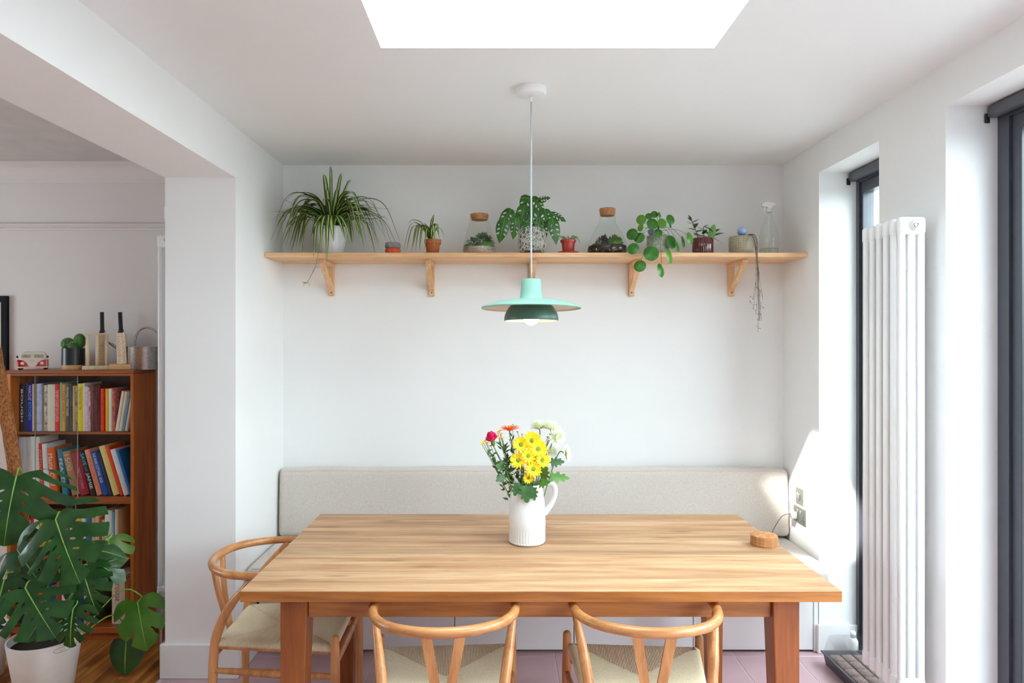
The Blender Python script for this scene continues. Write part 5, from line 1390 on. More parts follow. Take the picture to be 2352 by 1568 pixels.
# ---- two cork-stoppered terrariums
def terrarium(label, x, y, prof, lidr, kind):
    o = thing('terrarium_jar', label, 'terrarium', (x, y, ZT))
    top = prof[-1]
    MB().lathe(prof, 52, cap1=False).build('glass_jar', 'jar', o)
    MB().lathe([(prof[-1][0] - 0.003, top[1] - 0.001), (prof[-1][0] + 0.0018, top[1] - 0.0005), (prof[-1][0] + 0.0018, top[1] + 0.0025), (prof[-1][0] - 0.003, top[1] + 0.002)], 52, cap0=False, cap1=False).build('glass_rim', 'jar', o)
    h = top[1]
    MB().lathe([(0, h - 0.012), (lidr * 0.88, h - 0.012), (lidr * 0.93, h + 0.003), (lidr, h + 0.006), (lidr * 1.02, h + 0.017 if kind == 0 else h + 0.024), (lidr * 0.98, h + 0.02 if kind == 0 else h + 0.027), (0, h + 0.02 if kind == 0 else h + 0.027)], 40).build('cork_lid', 'cork', o, angle=50)
    def rad_at(z):
        for (r0, z0), (r1, z1) in zip(prof, prof[1:]):
            if z0 <= z <= z1 and z1 > z0: return r0 + (r1 - r0) * (z - z0) / (z1 - z0)
        return prof[1][0]
    def layer(nm, z0, z1, m, wob=0.0):
        k = 6; pr = [(0, z0)] + [(rad_at(z0 + (z1 - z0) * i / k) - 0.003, z0 + (z1 - z0) * i / k) for i in range(k + 1)] + [(0, z1 + 0.004)]
        mm = MB(); mm.lathe(pr, 40, mod=(lambda a, z: 1 - wob * 0.5 + wob * 0.5 * math.sin(a * 5 + z * 300)))
        return mm.build(nm, m, o)
    rr = random.Random(int(abs(x) * 1000))
    def tuft(nm, c, r, m, n):
        t = MB()
        for k in range(n):
            a, e = rr.uniform(0, 6.28), rr.uniform(0.0, 1.5)
            d = Vector((math.cos(a) * math.cos(e), math.sin(a) * math.cos(e), math.sin(e)))
            p = Vector(c) + d * r * rr.uniform(0.55, 1.0)
            L = r * rr.uniform(0.22, 0.42)
            t.add([(0, 0, 0), (L * 0.3, L * 0.45, 0), (0, L, 0), (-L * 0.3, L * 0.45, 0)], [(0, 1, 2, 3)], M=frame_from(p, d + Vector((rr.uniform(-.6, .6), rr.uniform(-.6, .6), rr.uniform(-.6, .3))), (rr.uniform(-1, 1), -1, 1)))
        b = t.build(nm, m, o, fix=False); b['kind'] = 'stuff'
    def mound(nm, c, r, m, sz=0.6, n=10):
        t = MB(); t.ball((0, 0, 0), r, 24, 14, sc=(1, 1, sz))
        t.v = [tuple(Vector(c) + Vector(v) * (1 + 0.18 * mnoise.noise(Vector(v) * 70 + Vector(c) * 9))) for v in t.v]
        t.build(nm, m, o)
    if kind == 0:
        layer('gravel_layer', 0.004, 0.022, plain('pinkish_gravel', srgb(206, 184, 170), 0.9, srgb(170, 146, 134), 160, 0.6, 260))
        layer('pebble_layer', 0.0225, 0.040, MT['gravel'])
        mound('moss_cushion', (-0.05, 0.0, 0.048), 0.033, 'moss', 0.55); mound('moss_cushion', (0.035, -0.02, 0.048), 0.045, 'moss', 0.5); mound('moss_cushion', (0.0, 0.035, 0.047), 0.042, 'moss', 0.5)
        tuft('foliage', (0.02, -0.005, 0.062), 0.050, 'fern', 240); tuft('foliage', (-0.035, 0.0, 0.055), 0.036, 'fern', 120); tuft('foliage', (0.045, 0.0, 0.058), 0.032, 'fern', 90)
    else:
        layer('soil_layer', 0.004, 0.048, plain('bark_soil', srgb(60, 40, 32), 0.95, srgb(34, 22, 18), 90, 0.7, 160))
        gm = MB()
        for k in range(60):
            a = rr.uniform(PI, 2 * PI); z = rr.uniform(0.006, 0.03); q = rad_at(z) - 0.0035
            gm.ball((q * math.cos(a), q * math.sin(a), z), rr.uniform(0.0012, 0.0022), 6, 4)
        gm.build('grit', plain('pale_grit', srgb(206, 176, 130), 0.9), o, fix=False)['kind'] = 'stuff'
        MB().add([(-0.034, 0.02, 0.05), (0.034, 0.02, 0.05), (0.03, 0.05, 0.05), (-0.03, 0.05, 0.05), (0.002, 0.034, 0.125)], [(0, 1, 4), (1, 2, 4), (2, 3, 4), (3, 0, 4), (3, 2, 1, 0)], M=Matrix.Translation((-0.008, 0.0, 0))).build('green_stone', plain('sea_green_stone', srgb(104, 136, 122), 0.6, srgb(84, 116, 104), 40, 0.2), o)
        mound('moss_mound', (0.035, -0.02, 0.050), 0.046, 'moss', 0.75); mound('moss_mound', (-0.062, -0.01, 0.05), 0.024, 'moss', 0.6)
        tuft('moss_fringe', (0.035, -0.02, 0.052), 0.045, 'moss', 300)
        tuft('dry_foliage', (-0.025, -0.01, 0.055), 0.042, plain('dried_red_moss', srgb(112, 78, 64), 0.9, srgb(84, 56, 46), 60), 260)
    return o
k_ = 1568 / 3.70
terrarium('squat terrarium jar with a flat wooden lid and leafy moss', sx(1101, 3.70), 3.70, [(0.0, 0.0), (0.075, 0.0), (0.084, 0.006), (0.0905, 0.022), (0.0905, 0.034), (0.087, 0.055), (0.074, 0.105), (0.061, 0.15), (0.0535, 0.175), (0.050, 0.192), (0.0495, 0.202)], 0.049, 0)
terrarium('larger flask terrarium with a cork stopper and a green stone', sx(1395, 3.70), 3.70, [(0.0, 0.0), (0.092, 0.0), (0.102, 0.006), (0.1085, 0.022), (0.107, 0.04), (0.098, 0.075), (0.080, 0.115), (0.060, 0.15), (0.048, 0.168), (0.0435, 0.185), (0.0425, 0.225)], 0.0425, 1)

# ---- swiss-cheese plant in a pebbled pot
AX, AY = sx(1222, 3.655), 3.655
clay_saucer('dark brown saucer under the pebbled pot', AX, AY, 0.066, plain('dark_brown_saucer', srgb(96, 60, 42), 0.6))
ad = thing('swiss_cheese_plant', 'holey-leaved swiss-cheese vine in a white pebble-patterned pot', 'plant', (AX, AY, ZT + 0.0055))
MB().lathe([(0, 0), (0.058, 0), (0.066, 0.006), (0.0735, 0.03), (0.0755, 0.06), (0.0735, 0.10), (0.068, 0.128), (0.0655, 0.134), (0.061, 0.134), (0.062, 0.12), (0, 0.118)], 48).build('pot', plain('grey_green_glaze', srgb(112, 118, 106), 0.3, srgb(92, 98, 88), 40, coat=0.3), ad, angle=50)
MB().lathe([(0, 0.1182), (0.0615, 0.121), (0, 0.126)], 24).build('soil', 'soil', ad)
# raised pale rings over the glaze
pb = MB(); rr = random.Random(2); spots = []
for _try in range(9000):
    a = rr.uniform(0, 2 * PI); z = rr.uniform(0.010, 0.126); r = rr.choice([0.0085, 0.0105, 0.012]) if _try < 900 else rr.choice([0.0032, 0.0045, 0.006])
    if all(((a - b + PI) % (2 * PI) - PI) ** 2 * 0.0053 + (z - c) ** 2 > (r + q + 0.0012) ** 2 for b, c, q in spots): spots.append((a, z, r))
def potr(z):
    P_ = [(0.066, 0.006), (0.0735, 0.03), (0.0755, 0.06), (0.0735, 0.10), (0.068, 0.128)]
    for (r0, z0), (r1, z1) in zip(P_, P_[1:]):
        if z0 <= z <= z1: return r0 + (r1 - r0) * (z - z0) / (z1 - z0)
    return 0.066
for (a, z, r) in spots:
    pts = [(potr(z + r * math.sin(t * PI / 7)) * math.cos(a + r / 0.072 * math.cos(t * PI / 7)), potr(z + r * math.sin(t * PI / 7)) * math.sin(a + r / 0.072 * math.cos(t * PI / 7)), z + r * math.sin(t * PI / 7)) for t in range(14)]
    pb.tube(pts, 0.0016, 5, closed=True)
pb.build('pebble_relief', plain('chalk_white_relief', srgb(214, 208, 194), 0.6), ad, fix=False)['kind'] = 'stuff'
def oval(L, Wd, tip=1.0):
    half = [(0.0, 0.0), (0.25, 0.02), (0.44, 0.16), (0.5, 0.36), (0.44, 0.58), (0.28, 0.78), (0.1, 0.93), (0.0, 1.0 * tip)]
    r = cat_rom([(a * Wd, b * L, 0) for a, b in half], 4); R = [(p.x, p.y) for p in r]
    return R + [(-a, b) for a, b in R[-2:0:-1]]
def ell(cx, cy, a, b, rot, n=9):
    return [(cx + a * math.cos(2 * PI * k / n) * math.cos(rot) - b * math.sin(2 * PI * k / n) * math.sin(rot), cy + a * math.cos(2 * PI * k / n) * math.sin(rot) + b * math.sin(2 * PI * k / n) * math.cos(rot)) for k in range(n)]
def place_leaf(parent, name, mat, base, d, nrm, outline, holes, curl=2.0, droop=1.0, rib=None, ribr=0.0012, stalk=None, step=None, L=0.08):
    shp = lambda a, b: -curl * a * a / L * 0.5 - droop * b * b / L * 0.3 + 0.12 * abs(a)
    vs, fs = sheet(outline, holes, step or L / 7, shp)
    M = frame_from(base, d, nrm)
    lf = MB().add(vs, fs, 0, True, M).build(name, mat, parent, fix=False)
    if rib:
        pts = [M @ Vector((0, L * t / 8, shp(0, L * t / 8) + ribr * 0.3)) for t in range(9)]
        MB().tube(pts, [ribr * (1.15 - t / 8) + 0.0002 for t in range(9)], 5).build('midrib', rib, lf, fix=False)
    if stalk:
        MB().tube(cat_rom(stalk + [tuple(base)], 5), ribr * 1.1, 6).build('stalk', rib or 'stem', lf, fix=False)
    return lf
def al(x, y, dy): 
    p = px(x, y, AY + dy); return Vector((p.x - AX, dy, p.z - ZT - 0.0055))
for (bx_, by_, dy, tx2, ty2, dz, w) in (
        (1196, 455, -0.03, 1232, 452, 0.0, 0.07), (1205, 470, -0.04, 1195, 512, -0.03, 0.085), (1222, 452, 0.0, 1250, 480, -0.03, 0.08), (1235, 460, 0.02, 1252, 452, -0.02, 0.06), (1175, 480, -0.03, 1150, 512, -0.03, 0.085),
        (1160, 500, -0.05, 1148, 545, -0.03, 0.085), (1185, 500, -0.05, 1180, 540, -0.02, 0.06), (1250, 480, -0.03, 1262, 515, -0.03, 0.09), (1262, 490, -0.03, 1297, 498, -0.02, 0.065), (1268, 500, -0.05, 1281, 548, -0.03, 0.075),
        (1225, 475, -0.05, 1215, 520, -0.04, 0.09), (1240, 500, -0.05, 1232, 535, -0.03, 0.07), (1210, 510, -0.05, 1216, 540, -0.03, 0.06), (1212, 448, 0.02, 1200, 480, 0.0, 0.08), (1245, 505, 0.0, 1255, 540, -0.02, 0.06), (1200, 490, 0.03, 1170, 500, 0.0, 0.07)):
    b = al(bx_, by_, dy); e = al(tx2, ty2, dy + dz); d = e - b; L = max(d.length, 0.06) * 1.12
    hs = []
    for s in (-1, 1):
        for t in (0.25, 0.43, 0.6): hs.append(ell(s * w * 0.22, L * t + 0.1 * w, w * 0.12 * (1.1 - t * 0.4), w * 0.062, s * 0.6))
    place_leaf(ad, 'leaf', 'adan', b, d, (0.1, -1, 0.7), oval(L, w * 0.86), hs, 2.0, 1.2, 'mon_rib', 0.0009, [(b.x * 0.15, b.y * 0.1, 0.12), tuple(Vector((b.x * 0.5, b.y * 0.5, 0.12 + (b.z - 0.12) * 0.7)))], L / 8, L)

# ---- red plastic pot
RX = sx(1305, 3.66)
MT['red_plastic'] = plain('brick_red_plastic', srgb(176, 56, 36), 0.35, srgb(166, 50, 32), 10)
clay_saucer('round red plastic saucer', RX, 3.66, 0.059, 'red_plastic')
o = thing('seedling_pot', 'spider plant offshoots in a small red plastic pot', 'plant', (RX, 3.66, ZT + 0.0055))
MB().lathe([(0, 0), (0.029, 0), (0.030, 0.002), (0.036, 0.058), (0.0415, 0.058), (0.042, 0.070), (0.039, 0.070), (0.036, 0.060), (0, 0.058)], 40).build('pot', 'red_plastic', o, angle=40)
MB().lathe([(0, 0.0582), (0.0365, 0.0605), (0, 0.063)], 20).build('soil', 'soil', o)
for k in range(12):
    a = k * 0.55 + 0.2; R_ = 0.035 + 0.022 * ((k * 7) % 5) / 4; b = Vector((0.02 * math.cos(a), 0.012 * math.sin(a), 0.06))
    ribbon([b, b + Vector((R_ * 0.5 * math.cos(a), R_ * 0.4 * math.sin(a), 0.028)), b + Vector((R_ * math.cos(a), R_ * 0.6 * math.sin(a), 0.030 - 0.02 * (k % 3)))], 0.006, 5).build('leaf', ['spider_g', 'spider_c'], o, fix=False)

# ---- pilea
PX, PY = sx(1511, 3.68), 3.68
pi_ = thing('pilea_plant', 'pilea with round coin-shaped leaves in a ribbed grey-green pot', 'plant', (PX, PY, ZT))
MB().lathe([(0, 0), (0.054, 0), (0.057, 0.004), (0.059, 0.100), (0.0555, 0.102), (0.053, 0.085), (0, 0.083)], 96, mod=lambda a, z: 1 + 0.018 * math.sin(a * 32)).build('pot', plain('crackled_grey_green_glaze', srgb(176, 178, 158), 0.25, srgb(140, 146, 128), 70, 0.2, coat=0.4), pi_, angle=60)
MB().lathe([(0, 0.0832), (0.052, 0.086), (0, 0.09)], 20).build('soil', 'soil', pi_)
MB().tube(cat_rom([(0, 0, 0.085), (0.004, 0, 0.12), (0.0, 0, 0.17)], 4), 0.005, 8).build('trunk', 'twig', pi_)
rr = random.Random(4)
for i, (cx, cy, rx, ry) in enumerate(((640, 350, 48, 52), (717, 318, 35, 33), (770, 300, 36, 36), (750, 390, 54, 56), (845, 387, 44, 55), (928, 350, 46, 55), (550, 490, 57, 60), (620, 525, 54, 55), (630, 430, 26, 42), (808, 480, 42, 43), (937, 565, 60, 70), (1055, 565, 40, 58),
                                      (1118, 530, 50, 62), (998, 612, 26, 56), (560, 630, 60, 58), (738, 675, 75, 77), (925, 705, 48, 75), (627, 797, 60, 60), (838, 840, 46, 70), (925, 405, 22, 30), (822, 305, 16, 30))):
    X_, Y_ = 1320 + cx * 0.2381, 420 + cy * 0.2381
    front = 0.5 if Y_ < 545 else 1.0
    dy = -0.05 - 0.04 * rr.random() if Y_ < 555 else -0.165 - 0.02 * rr.random()
    if Y_ > 575: dy = -0.19 - 0.02 * rr.random()
    p = px(X_, Y_, PY + dy); c = Vector((p.x - PX, dy, p.z - ZT))
    s = (PY + dy) / 1568 * 0.2381
    r = max(rx, ry) * s; n = Vector(((cx - 780) / 420, -1, 0.35))
    if rx < ry * 0.8: n.x += math.copysign(0.9, cx - 780)
    M = frame_from(c, (0, 0.3, 1), n)
    N_ = 22
    sq = [(r * math.cos(2 * PI * k / N_) * (rx / max(rx, ry) if rx >= ry * 0.8 else 0.85), r * math.sin(2 * PI * k / N_) * (ry / max(rx, ry)) * (1.0 if math.sin(2 * PI * k / N_) > 0 else 1.0)) for k in range(N_)]
    vs, fs = sheet(sq, (), r / 3, lambda a, b: -1.2 * (a * a + b * b) / r * 0.18)
    lf = MB().add(vs, fs, 0, True, M).build('leaf', 'pilea' if i % 4 else plain('young_pilea_leaf', srgb(92, 146, 36), 0.35, srgb(72, 126, 30), 30), pi_, fix=False)
    MB().lathe([(0, 0.0006), (0.0017, 0.0006), (0.0012, 0.0012), (0, 0.0013)], 8, M=M @ Matrix.Translation((0, r * 0.15, 0))).build('pale_spot', 'pilea_dot', lf)
    st = Vector((c.x * 0.04, 0, 0.125 + 0.04 * rr.random())); end = M @ Vector((0, r * 0.15, -0.0015))
    mid = st.lerp(end, 0.55) + Vector((0, -0.02, 0.02 if Y_ < 560 else 0.035))
    MB().tube(cat_rom([st, mid, end], 7), 0.0011, 6).build('stalk', 'stem', lf, fix=False)

# ---- dark red ribbed pot
DX = sx(1614, 3.69)
o = thing('glossy_leaved_plant', 'glossy dark-leaved plant in an oxblood ribbed pot', 'plant', (DX, 3.69, ZT))
MB().lathe([(0, 0), (0.0535, 0), (0.055, 0.003), (0.0555, 0.086), (0.0535, 0.089), (0.051, 0.086), (0.050, 0.078), (0, 0.076)], 120, mod=lambda a, z: 1 + 0.014 * math.sin(a * 30)).build('pot', plain('oxblood_glaze', srgb(104, 36, 34), 0.12, srgb(70, 22, 24), 30, coat=0.6), o, angle=60)
MB().lathe([(0, 0.0762), (0.0495, 0.079), (0, 0.083)], 20).build('soil', 'soil', o)
rr = random.Random(8)
for (stx, h, lean, n, big) in ((-0.022, 0.115, -0.045, 11, 1.0), (0.0, 0.07, 0.0, 6, 1.0), (0.026, 0.05, 0.03, 7, 1.45)):
    top = Vector((stx + lean, -0.01, 0.078 + h)); bot = Vector((stx, 0, 0.078))
    MB().tube(cat_rom([bot, bot.lerp(top, 0.5) + Vector((0.004, 0, 0)), top], 5), 0.0022, 7).build('stem', 'stem', o)
    for k in range(n):
        t = 0.15 + 0.85 * k / (n - 1); p = bot.lerp(top, t); a = k * 2.4 + stx * 40
        d = Vector((math.cos(a), math.sin(a) * 0.6 - 0.15, 0.25 + 0.5 * t)); L = (0.052 - 0.016 * t) * big * rr.uniform(0.85, 1.15)
        place_leaf(o, 'leaf', 'darkleaf' if big == 1 else 'leaf_m' if k % 3 == 0 else 'darkleaf', p, d, (0, -0.5, 1), oval(L, L * 0.48), (), 1.5, 1.0, None, 0.001, None, L / 4, L)
place_leaf(o, 'leaf', 'leaf_m', (0.045, -0.02, 0.088), (1, -0.15, -0.2), (0.1, -0.4, 1), oval(0.075, 0.022), (), 1.5, 1.8, None, 0.001, None, 0.014, 0.075)
place_leaf(o, 'leaf', 'leaf_m', (0.035, -0.02, 0.085), (0.25, -0.2, 1), (0.2, -1, 0.2), oval(0.082, 0.042), (), 1.2, 0.3, None, 0.001, None, 0.014, 0.08)

# ---- beige textured pot with dried trailing stems, blue glass globe
BXp = sx(1702, 3.69)
o = thing('textured_pot', 'beige dash-textured pot with dried stems trailing over the shelf', 'pot', (BXp, 3.69, ZT))
MB().lathe([(0, 0), (0.059, 0), (0.062, 0.004), (0.0635, 0.05), (0.0625, 0.094), (0.0605, 0.098), (0.057, 0.094), (0.057, 0.082), (0, 0.080)], 56).build('body', plain('beige_stoneware', srgb(172, 162, 136), 0.5, srgb(158, 148, 122), 40), o, angle=50)
MB().lathe([(0, 0.0802), (0.0565, 0.083), (0, 0.086)], 20).build('soil', 'soil', o)
ds = MB()
for row in range(7):
    for k in range(46):
        a = 2 * PI * k / 46; z = 0.010 + row * 0.0118
        ds.rbox(-0.0012, 0.0012, -0.0008, 0.0008, -0.0045, 0.0045, 0.0005, 1, M=Matrix.Translation((0.0637 * math.cos(a), 0.0637 * math.sin(a), z + 0.004)) @ Matrix.Rotation(a + PI / 2, 4, 'Z'))
ds.build('dash_relief', plain('pale_dash_glaze', srgb(208, 200, 180), 0.5), o, fix=False)['kind'] = 'stuff'
rr = random.Random(6)
for k in range(11):
    x0 = rr.uniform(0.0, 0.045); zl = rr.choice([-0.42, -0.36, -0.30, -0.25, -0.33, -0.12]); w = rr.uniform(-0.02, 0.02)
    pts = [(x0 * 0.6, -0.02, 0.086), (x0, -0.06, 0.104), (x0 + 0.006, -0.10, 0.06), (0.034 + w * 0.3, -0.135, -0.02), (0.036 + w * 0.5, -0.14, -0.10), (0.038 + w * 0.7, -0.142, zl * 0.6), (0.040 + w * 1.6, -0.142, zl)]
    st = MB().tube(cat_rom(pts, 5), 0.0009, 5).build('dried_stem', 'twig', o)
    nb = MB()
    for q in range(3):
        c = Vector(pts[-1 - q % 2]) + Vector((rr.uniform(-0.018, 0.018), rr.uniform(-0.004, 0.004), rr.uniform(0, 0.05)))
        nb.ball(c, rr.uniform(0.0015, 0.003), 7, 5); nb.tube([c, Vector(pts[-1 - q % 2]) + Vector((0, 0, 0.02))], 0.0005, 4)
    nb.build('seed_heads', 'twig', st, fix=False)['kind'] = 'stuff'
MT['blue_glass'] = plain('pale_blue_glass', srgb(150, 174, 214), 0.08, srgb(170, 190, 224), 20, coat=0.6)
def globe(lab, x, y, z, r):
    g = thing('watering_globe', lab, 'glass globe', (x, y, z))
    MB().ball((0, 0, 0.016 + r), r, 28, 18).build('bulb', 'blue_glass', g)
    MB().tube([(0, 0, -0.02), (0, 0, 0.006), (0, 0, 0.02)], [0.003, 0.004, 0.007], 12).build('spike', 'blue_glass', g)
globe('blue glass watering globe in the beige textured pot', BXp + 0.003, 3.685, ZT + 0.085, 0.026)
globe('blue glass watering globe half hidden in the pilea pot', PX - 0.038, PY - 0.005, ZT + 0.088, 0.018)

# ---- spray bottle
sb = thing('spray_bottle', 'clear glass spray bottle with a little water at the shelf end', 'spray bottle', (sx(1766, 3.69), 3.69, ZT))
pf = [(0.0, 0.0), (0.044, 0.0), (0.0485, 0.004), (0.049, 0.05), (0.0485, 0.105), (0.042, 0.135), (0.030, 0.165), (0.020, 0.200), (0.0155, 0.222), (0.0150, 0.236)]
MB().lathe(pf, 40, cap1=False).build('glass_bottle', 'jar', sb)
MB().lathe([(0, 0.003), (0.042, 0.003), (0.0465, 0.006), (0.0468, 0.034), (0, 0.034)], 36).build('water', clear('still_water', (0.90, 0.92, 0.90, 1), 0.05), sb)
mw = plain('frosted_white_plastic', srgb(226, 226, 220), 0.4)
MB().lathe([(0, 0.232), (0.017, 0.232), (0.0175, 0.236), (0.0165, 0.252), (0.0, 0.252)], 24).build('collar', mw, sb)
MB().prism([(-0.040, 0.272), (-0.040, 0.262), (-0.012, 0.258), (-0.010, 0.2525), (0.011, 0.2525), (0.013, 0.262), (0.034, 0.270), (0.034, 0.276), (0.012, 0.284), (-0.022, 0.284)], 0.018, 'y', -0.009).build('spray_head', mw, sb)
MB().tube(cat_rom([(-0.018, 0, 0.262), (-0.024, 0, 0.248), (-0.034, 0, 0.236)], 4), [0.004, 0.004, 0.0035, 0.0035, 0.0035, 0.0035, 0.003, 0.003, 0.003], 8).build('trigger', mw, sb)
MB().tube([(0.0, 0, 0.01), (0.0, 0, 0.235)], 0.0018, 6).build('dip_tube', mw, sb)

# ================================================================== MONSTERA IN THE NEXT ROOM
MX, MY = -2.07, 3.10
mo = thing('monstera_plant', 'large monstera in a white pot with a coir pole in front of the bookcase', 'plant', (MX, MY, 0.0005))
MB().lathe([(0, 0), (0.108, 0), (0.115, 0.006), (0.148, 0.230), (0.1485, 0.236), (0.142, 0.236), (0.137, 0.20), (0, 0.195)], 56).build('pot', 'white_plastic', mo, angle=50)
MB().lathe([(0, 0.1952), (0.1365, 0.2), (0.10, 0.206), (0, 0.209)], 30).build('soil', 'soil', mo)
lg = MB(); q = px(122, 1506, MY - 0.134)
c_ = Vector((q.x - MX, 0, q.z)); 
pts = []
for k in range(24):
    x_ = c_.x + 0.021 * math.cos(2 * PI * k / 24); z_ = c_.z + 0.011 * math.sin(2 * PI * k / 24); R_ = 0.115 + (z_ - 0.006) * (0.033 / 0.224)
    pts.append((x_, -math.sqrt(max(R_ * R_ - x_ * x_, 0)), z_))
lg.tube(pts, 0.0009, 5, closed=True)
for k in (-1, 0, 1):
    x_ = c_.x + 0.005 * k; z_ = c_.z; R_ = 0.115 + (z_ - 0.006) * (0.033 / 0.224); y_ = -math.sqrt(R_ * R_ - x_ * x_)
    lg.tube([(x_ - 0.003, y_, z_ - 0.003), (x_, y_ - 0.0003, z_ + 0.003), (x_ + 0.003, y_, z_ - 0.003)], 0.0007, 4)
lg.build('oval_mark', plain('brown_print', srgb(150, 124, 96), 0.7), mo, fix=False)['kind'] = 'stuff'
# coir pole, leaning to the left
top, bot = px(-22, 760, 3.24), Vector((MX - 0.05, 3.14, 0.15))
bot = px(78, 1440, 3.14)
def ml(v): return Vector((v.x - MX, v.y - MY, v.z))
ax_ = [ml(bot).lerp(ml(top), k / 40) + Vector((0.02 * math.sin(k / 40 * PI), 0, 0)) for k in range(41)]
MB().tube(ax_, [0.027 + 0.002 * math.sin(k * 2.1) for k in range(41)], 16).build('coir_pole', plain('coir_fibre', srgb(176, 112, 62), 0.95, srgb(122, 72, 36), 90, 1.0, 120), mo)
fb = MB(); rr = random.Random(12)
for k in range(150):
    t0 = rr.random() * 0.9; a0 = rr.uniform(0, 6.28); da = rr.uniform(-1.6, 1.6); pts = []
    for j in range(7):
        t = t0 + 0.09 * j / 6; i = min(int(t * 40), 39); c = ax_[i].lerp(ax_[i + 1], t * 40 - i); a = a0 + da * j / 6
        pts.append(c + Vector((math.cos(a), math.sin(a), 0.12)) * 0.0285)
    fb.tube(pts, 0.0011, 4)
fb.build('coir_strands', plain('coir_strand', srgb(206, 146, 92), 0.9, srgb(150, 96, 54), 60), mo, fix=False)['kind'] = 'stuff'

def split_leaf(L, Wd, slits, seed=0, holes=True):
    """heart-shaped blade with deep side slits and small holes by the midrib"""
    rr = random.Random(seed)
    half = cat_rom([(a * Wd, b * L, 0) for a, b in ((0.0, 0.02), (0.10, -0.07), (0.26, -0.12), (0.40, -0.06), (0.49, 0.10), (0.50, 0.30), (0.45, 0.52), (0.34, 0.72), (0.19, 0.88), (0.07, 0.97), (0.0, 1.0))], 6)
    def side(s):
        out = []
        sl = sorted((p + rr.uniform(-0.02, 0.02) for p in slits))
        n = len(half); k = 0; i = 0
        while i < n:
            t = i / (n - 1)
            if k < len(sl) and t >= sl[k]:
                e = half[i]; nx = half[min(i + 3, n - 1)]
                depth = rr.uniform(0.50, 0.74)
                inner = Vector((e.x * (1 - depth), e.y - 0.22 * L * depth * (0.9 if t < 0.55 else 1.1), 0))
                gap = Vector((0, 0.016 * L + 0.014 * L * rr.random(), 0))
                m1, m2 = e.lerp(inner, 0.55) + Vector((0, 0.01 * L, 0)), nx.lerp(inner, 0.55) + Vector((0, 0.02 * L, 0))
                out += [(e.x, e.y), (m1.x, m1.y - gap.y * 0.6), (inner.x + 0.01 * Wd, inner.y - gap.y), (inner.x - 0.012 * Wd, inner.y + gap.y * 0.2), (inner.x + 0.012 * Wd, inner.y + gap.y), (m2.x, m2.y + gap.y * 0.6), (nx.x, nx.y)]
                i += 4; k += 1
            else:
                out.append((half[i].x, half[i].y)); i += 1
        return [(s * a, b) for a, b in out]
    R, Lf = side(1), side(-1)
    hs = []
    if holes:
        for s in (-1, 1):
            for t in (0.22, 0.37, 0.52): hs.append(ell(s * Wd * 0.10, L * t + 0.02 * L, Wd * 0.04, L * 0.016, s * 0.5, 8))
    return R + Lf[-2:0:-1], hs
def big_leaf(name, mat, bx_, by_, tx2, ty2, Y0, Y1, Wd, slits, seed, nrm=(0.15, -1, 0.45), curl=0.9, droop=0.7, stalk_from=None, holes=True):
    b, e = ml(px(bx_, by_, Y0)), ml(px(tx2, ty2, Y1)); d = e - b; L = d.length
    ol, hs = split_leaf(L, Wd, slits, seed, holes)
    root = Vector(stalk_from) if stalk_from else Vector((0.02, 0.02, 0.2))
    mid = root.lerp(b, 0.6) + Vector((0, 0.05, 0.10))
    place_leaf(mo, name, mat, b, d, nrm, ol, hs, curl, droop, 'mon_rib', 0.0030, [tuple(root), tuple(mid), tuple(b + Vector((0, 0.03, 0.02)))], L / 14, L)
SL = (0.38, 0.50, 0.62, 0.75)
big_leaf('leaf', 'mon', 38, 1092, -2, 1256, 3.06, 2.98, 0.50, (0.33, 0.44, 0.55, 0.67), 1, (0.25, -1, 0.35), 0.5, 0.5)
big_leaf('leaf', 'mon', 128, 1192, 172, 1338, 3.00, 2.88, 0.40, SL, 2, (-0.05, -1, 0.45), 0.7, 0.4)
big_leaf('leaf', 'mon', 40, 1262, 92, 1350, 3.12, 3.04, 0.30, SL, 3, (-0.1, -1, 0.5), 0.7, 0.5)
big_leaf('leaf', 'mon', 58, 1350, 118, 1462, 2.96, 2.88, 0.34, SL, 4, (0.1, -1, 0.6), 0.6, 0.5)
big_leaf('leaf', 'mon', 192, 1312, 216, 1414, 3.04, 2.98, 0.24, (0.42, 0.54, 0.66, 0.78), 5, (-0.15, -1, 0.35), 0.6, 0.4)
big_leaf('leaf', 'mon', 168, 1398, 152, 1490, 2.98, 2.93, 0.23, (0.42, 0.54, 0.66, 0.78), 6, (-0.1, -1, 0.45), 0.6, 0.6)
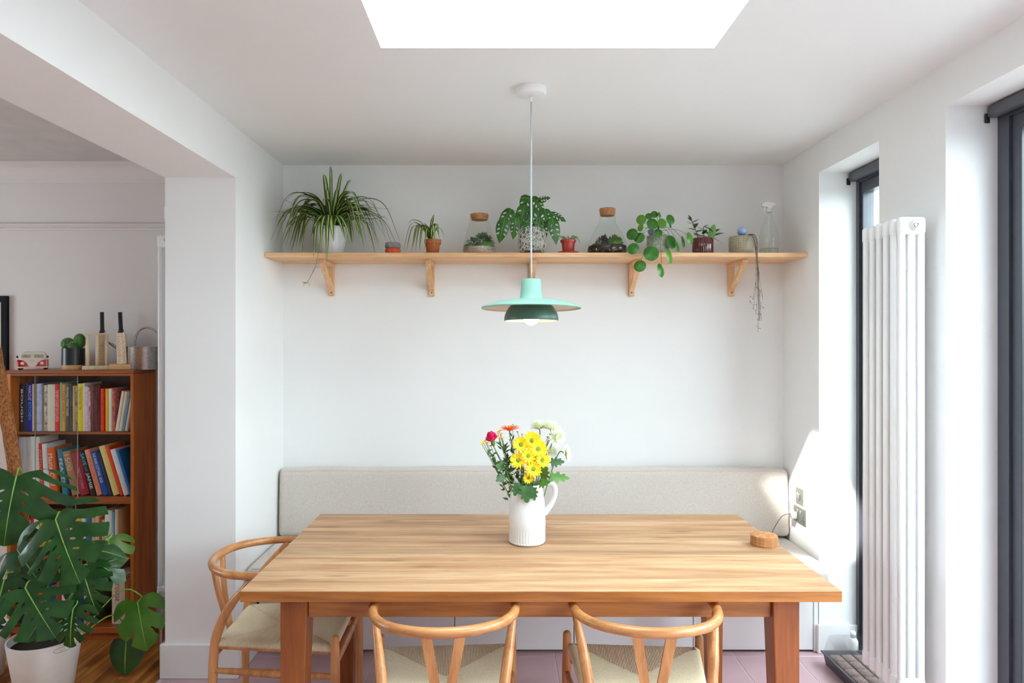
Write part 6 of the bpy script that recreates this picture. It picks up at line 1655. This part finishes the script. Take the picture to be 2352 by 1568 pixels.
big_leaf('leaf', plain('lime_leaf_underside', srgb(84, 112, 30), 0.45, srgb(64, 94, 24), 14), 248, 1240, 262, 1300, 3.18, 3.12, 0.20, (0.5, 0.66), 7, (0.4, -1, 0.6), 1.6, 1.6, None, False)  # lime green of a leaf showing its underside
big_leaf('leaf', 'mon', 214, 1292, 282, 1322, 3.06, 3.04, 0.13, (0.5, 0.68), 8, (0, -0.8, 0.9), 1.2, 1.2, None, False)
big_leaf('leaf', 'mon', 205, 1262, 286, 1268, 3.10, 3.12, 0.11, (0.55,), 12, (0, -0.8, 0.9), 1.2, 1.2, None, False)
big_leaf('leaf', 'mon_l', 316, 1383, 332, 1496, 3.22, 3.16, 0.235, (0.48, 0.70), 9, (0.05, -1, 0.4), 0.7, 0.4, (0.12, 0.02, 0.21), False)
big_leaf('leaf', 'mon', 290, 1474, 282, 1553, 3.22, 3.18, 0.175, (), 10, (-0.1, -1, 0.5), 0.9, 0.4, (0.12, 0.03, 0.21), False)
big_leaf('leaf', 'mon', 95, 1420, 60, 1470, 3.05, 2.96, 0.16, (0.5, 0.68), 11, (0, -1, 0.6), 0.9, 0.6, None, False)
big_leaf('leaf', 'mon', 10, 1330, -20, 1440, 3.04, 2.96, 0.28, SL, 13, (0.3, -1, 0.5), 0.7, 0.5)
rt = random.Random(9)
for (x0, y0, x1, y1) in ((60, 1440, 10, 1448), (70, 1450, 30, 1470), (90, 1455, 55, 1430), (40, 1400, 25, 1450)):
    a, b = ml(px(x0, y0, 3.05)), ml(px(x1, y1, 3.0))
    MB().tube(cat_rom([a, a.lerp(b, 0.5) + Vector((0, 0, 0.02)), b], 5), 0.004, 7).build('aerial_root', plain('aerial_root_bark', srgb(146, 112, 76), 0.9, srgb(110, 82, 54), 60), mo)
# second white pot just inside the frame
p2 = thing('planter_pot', 'second white planter just showing at the left edge', 'pot', ((-48 - 1150) * 3.2 / 1568, 3.2, 0.0005))
MB().lathe([(0, 0), (0.09, 0), (0.095, 0.006), (0.122, 0.228), (0.1215, 0.232), (0.116, 0.232), (0.112, 0.2), (0, 0.195)], 44).build('pot', 'white_plastic', p2, angle=50)
MB().lathe([(0, 0.1952), (0.111, 0.2), (0, 0.205)], 24).build('soil', 'soil', p2)
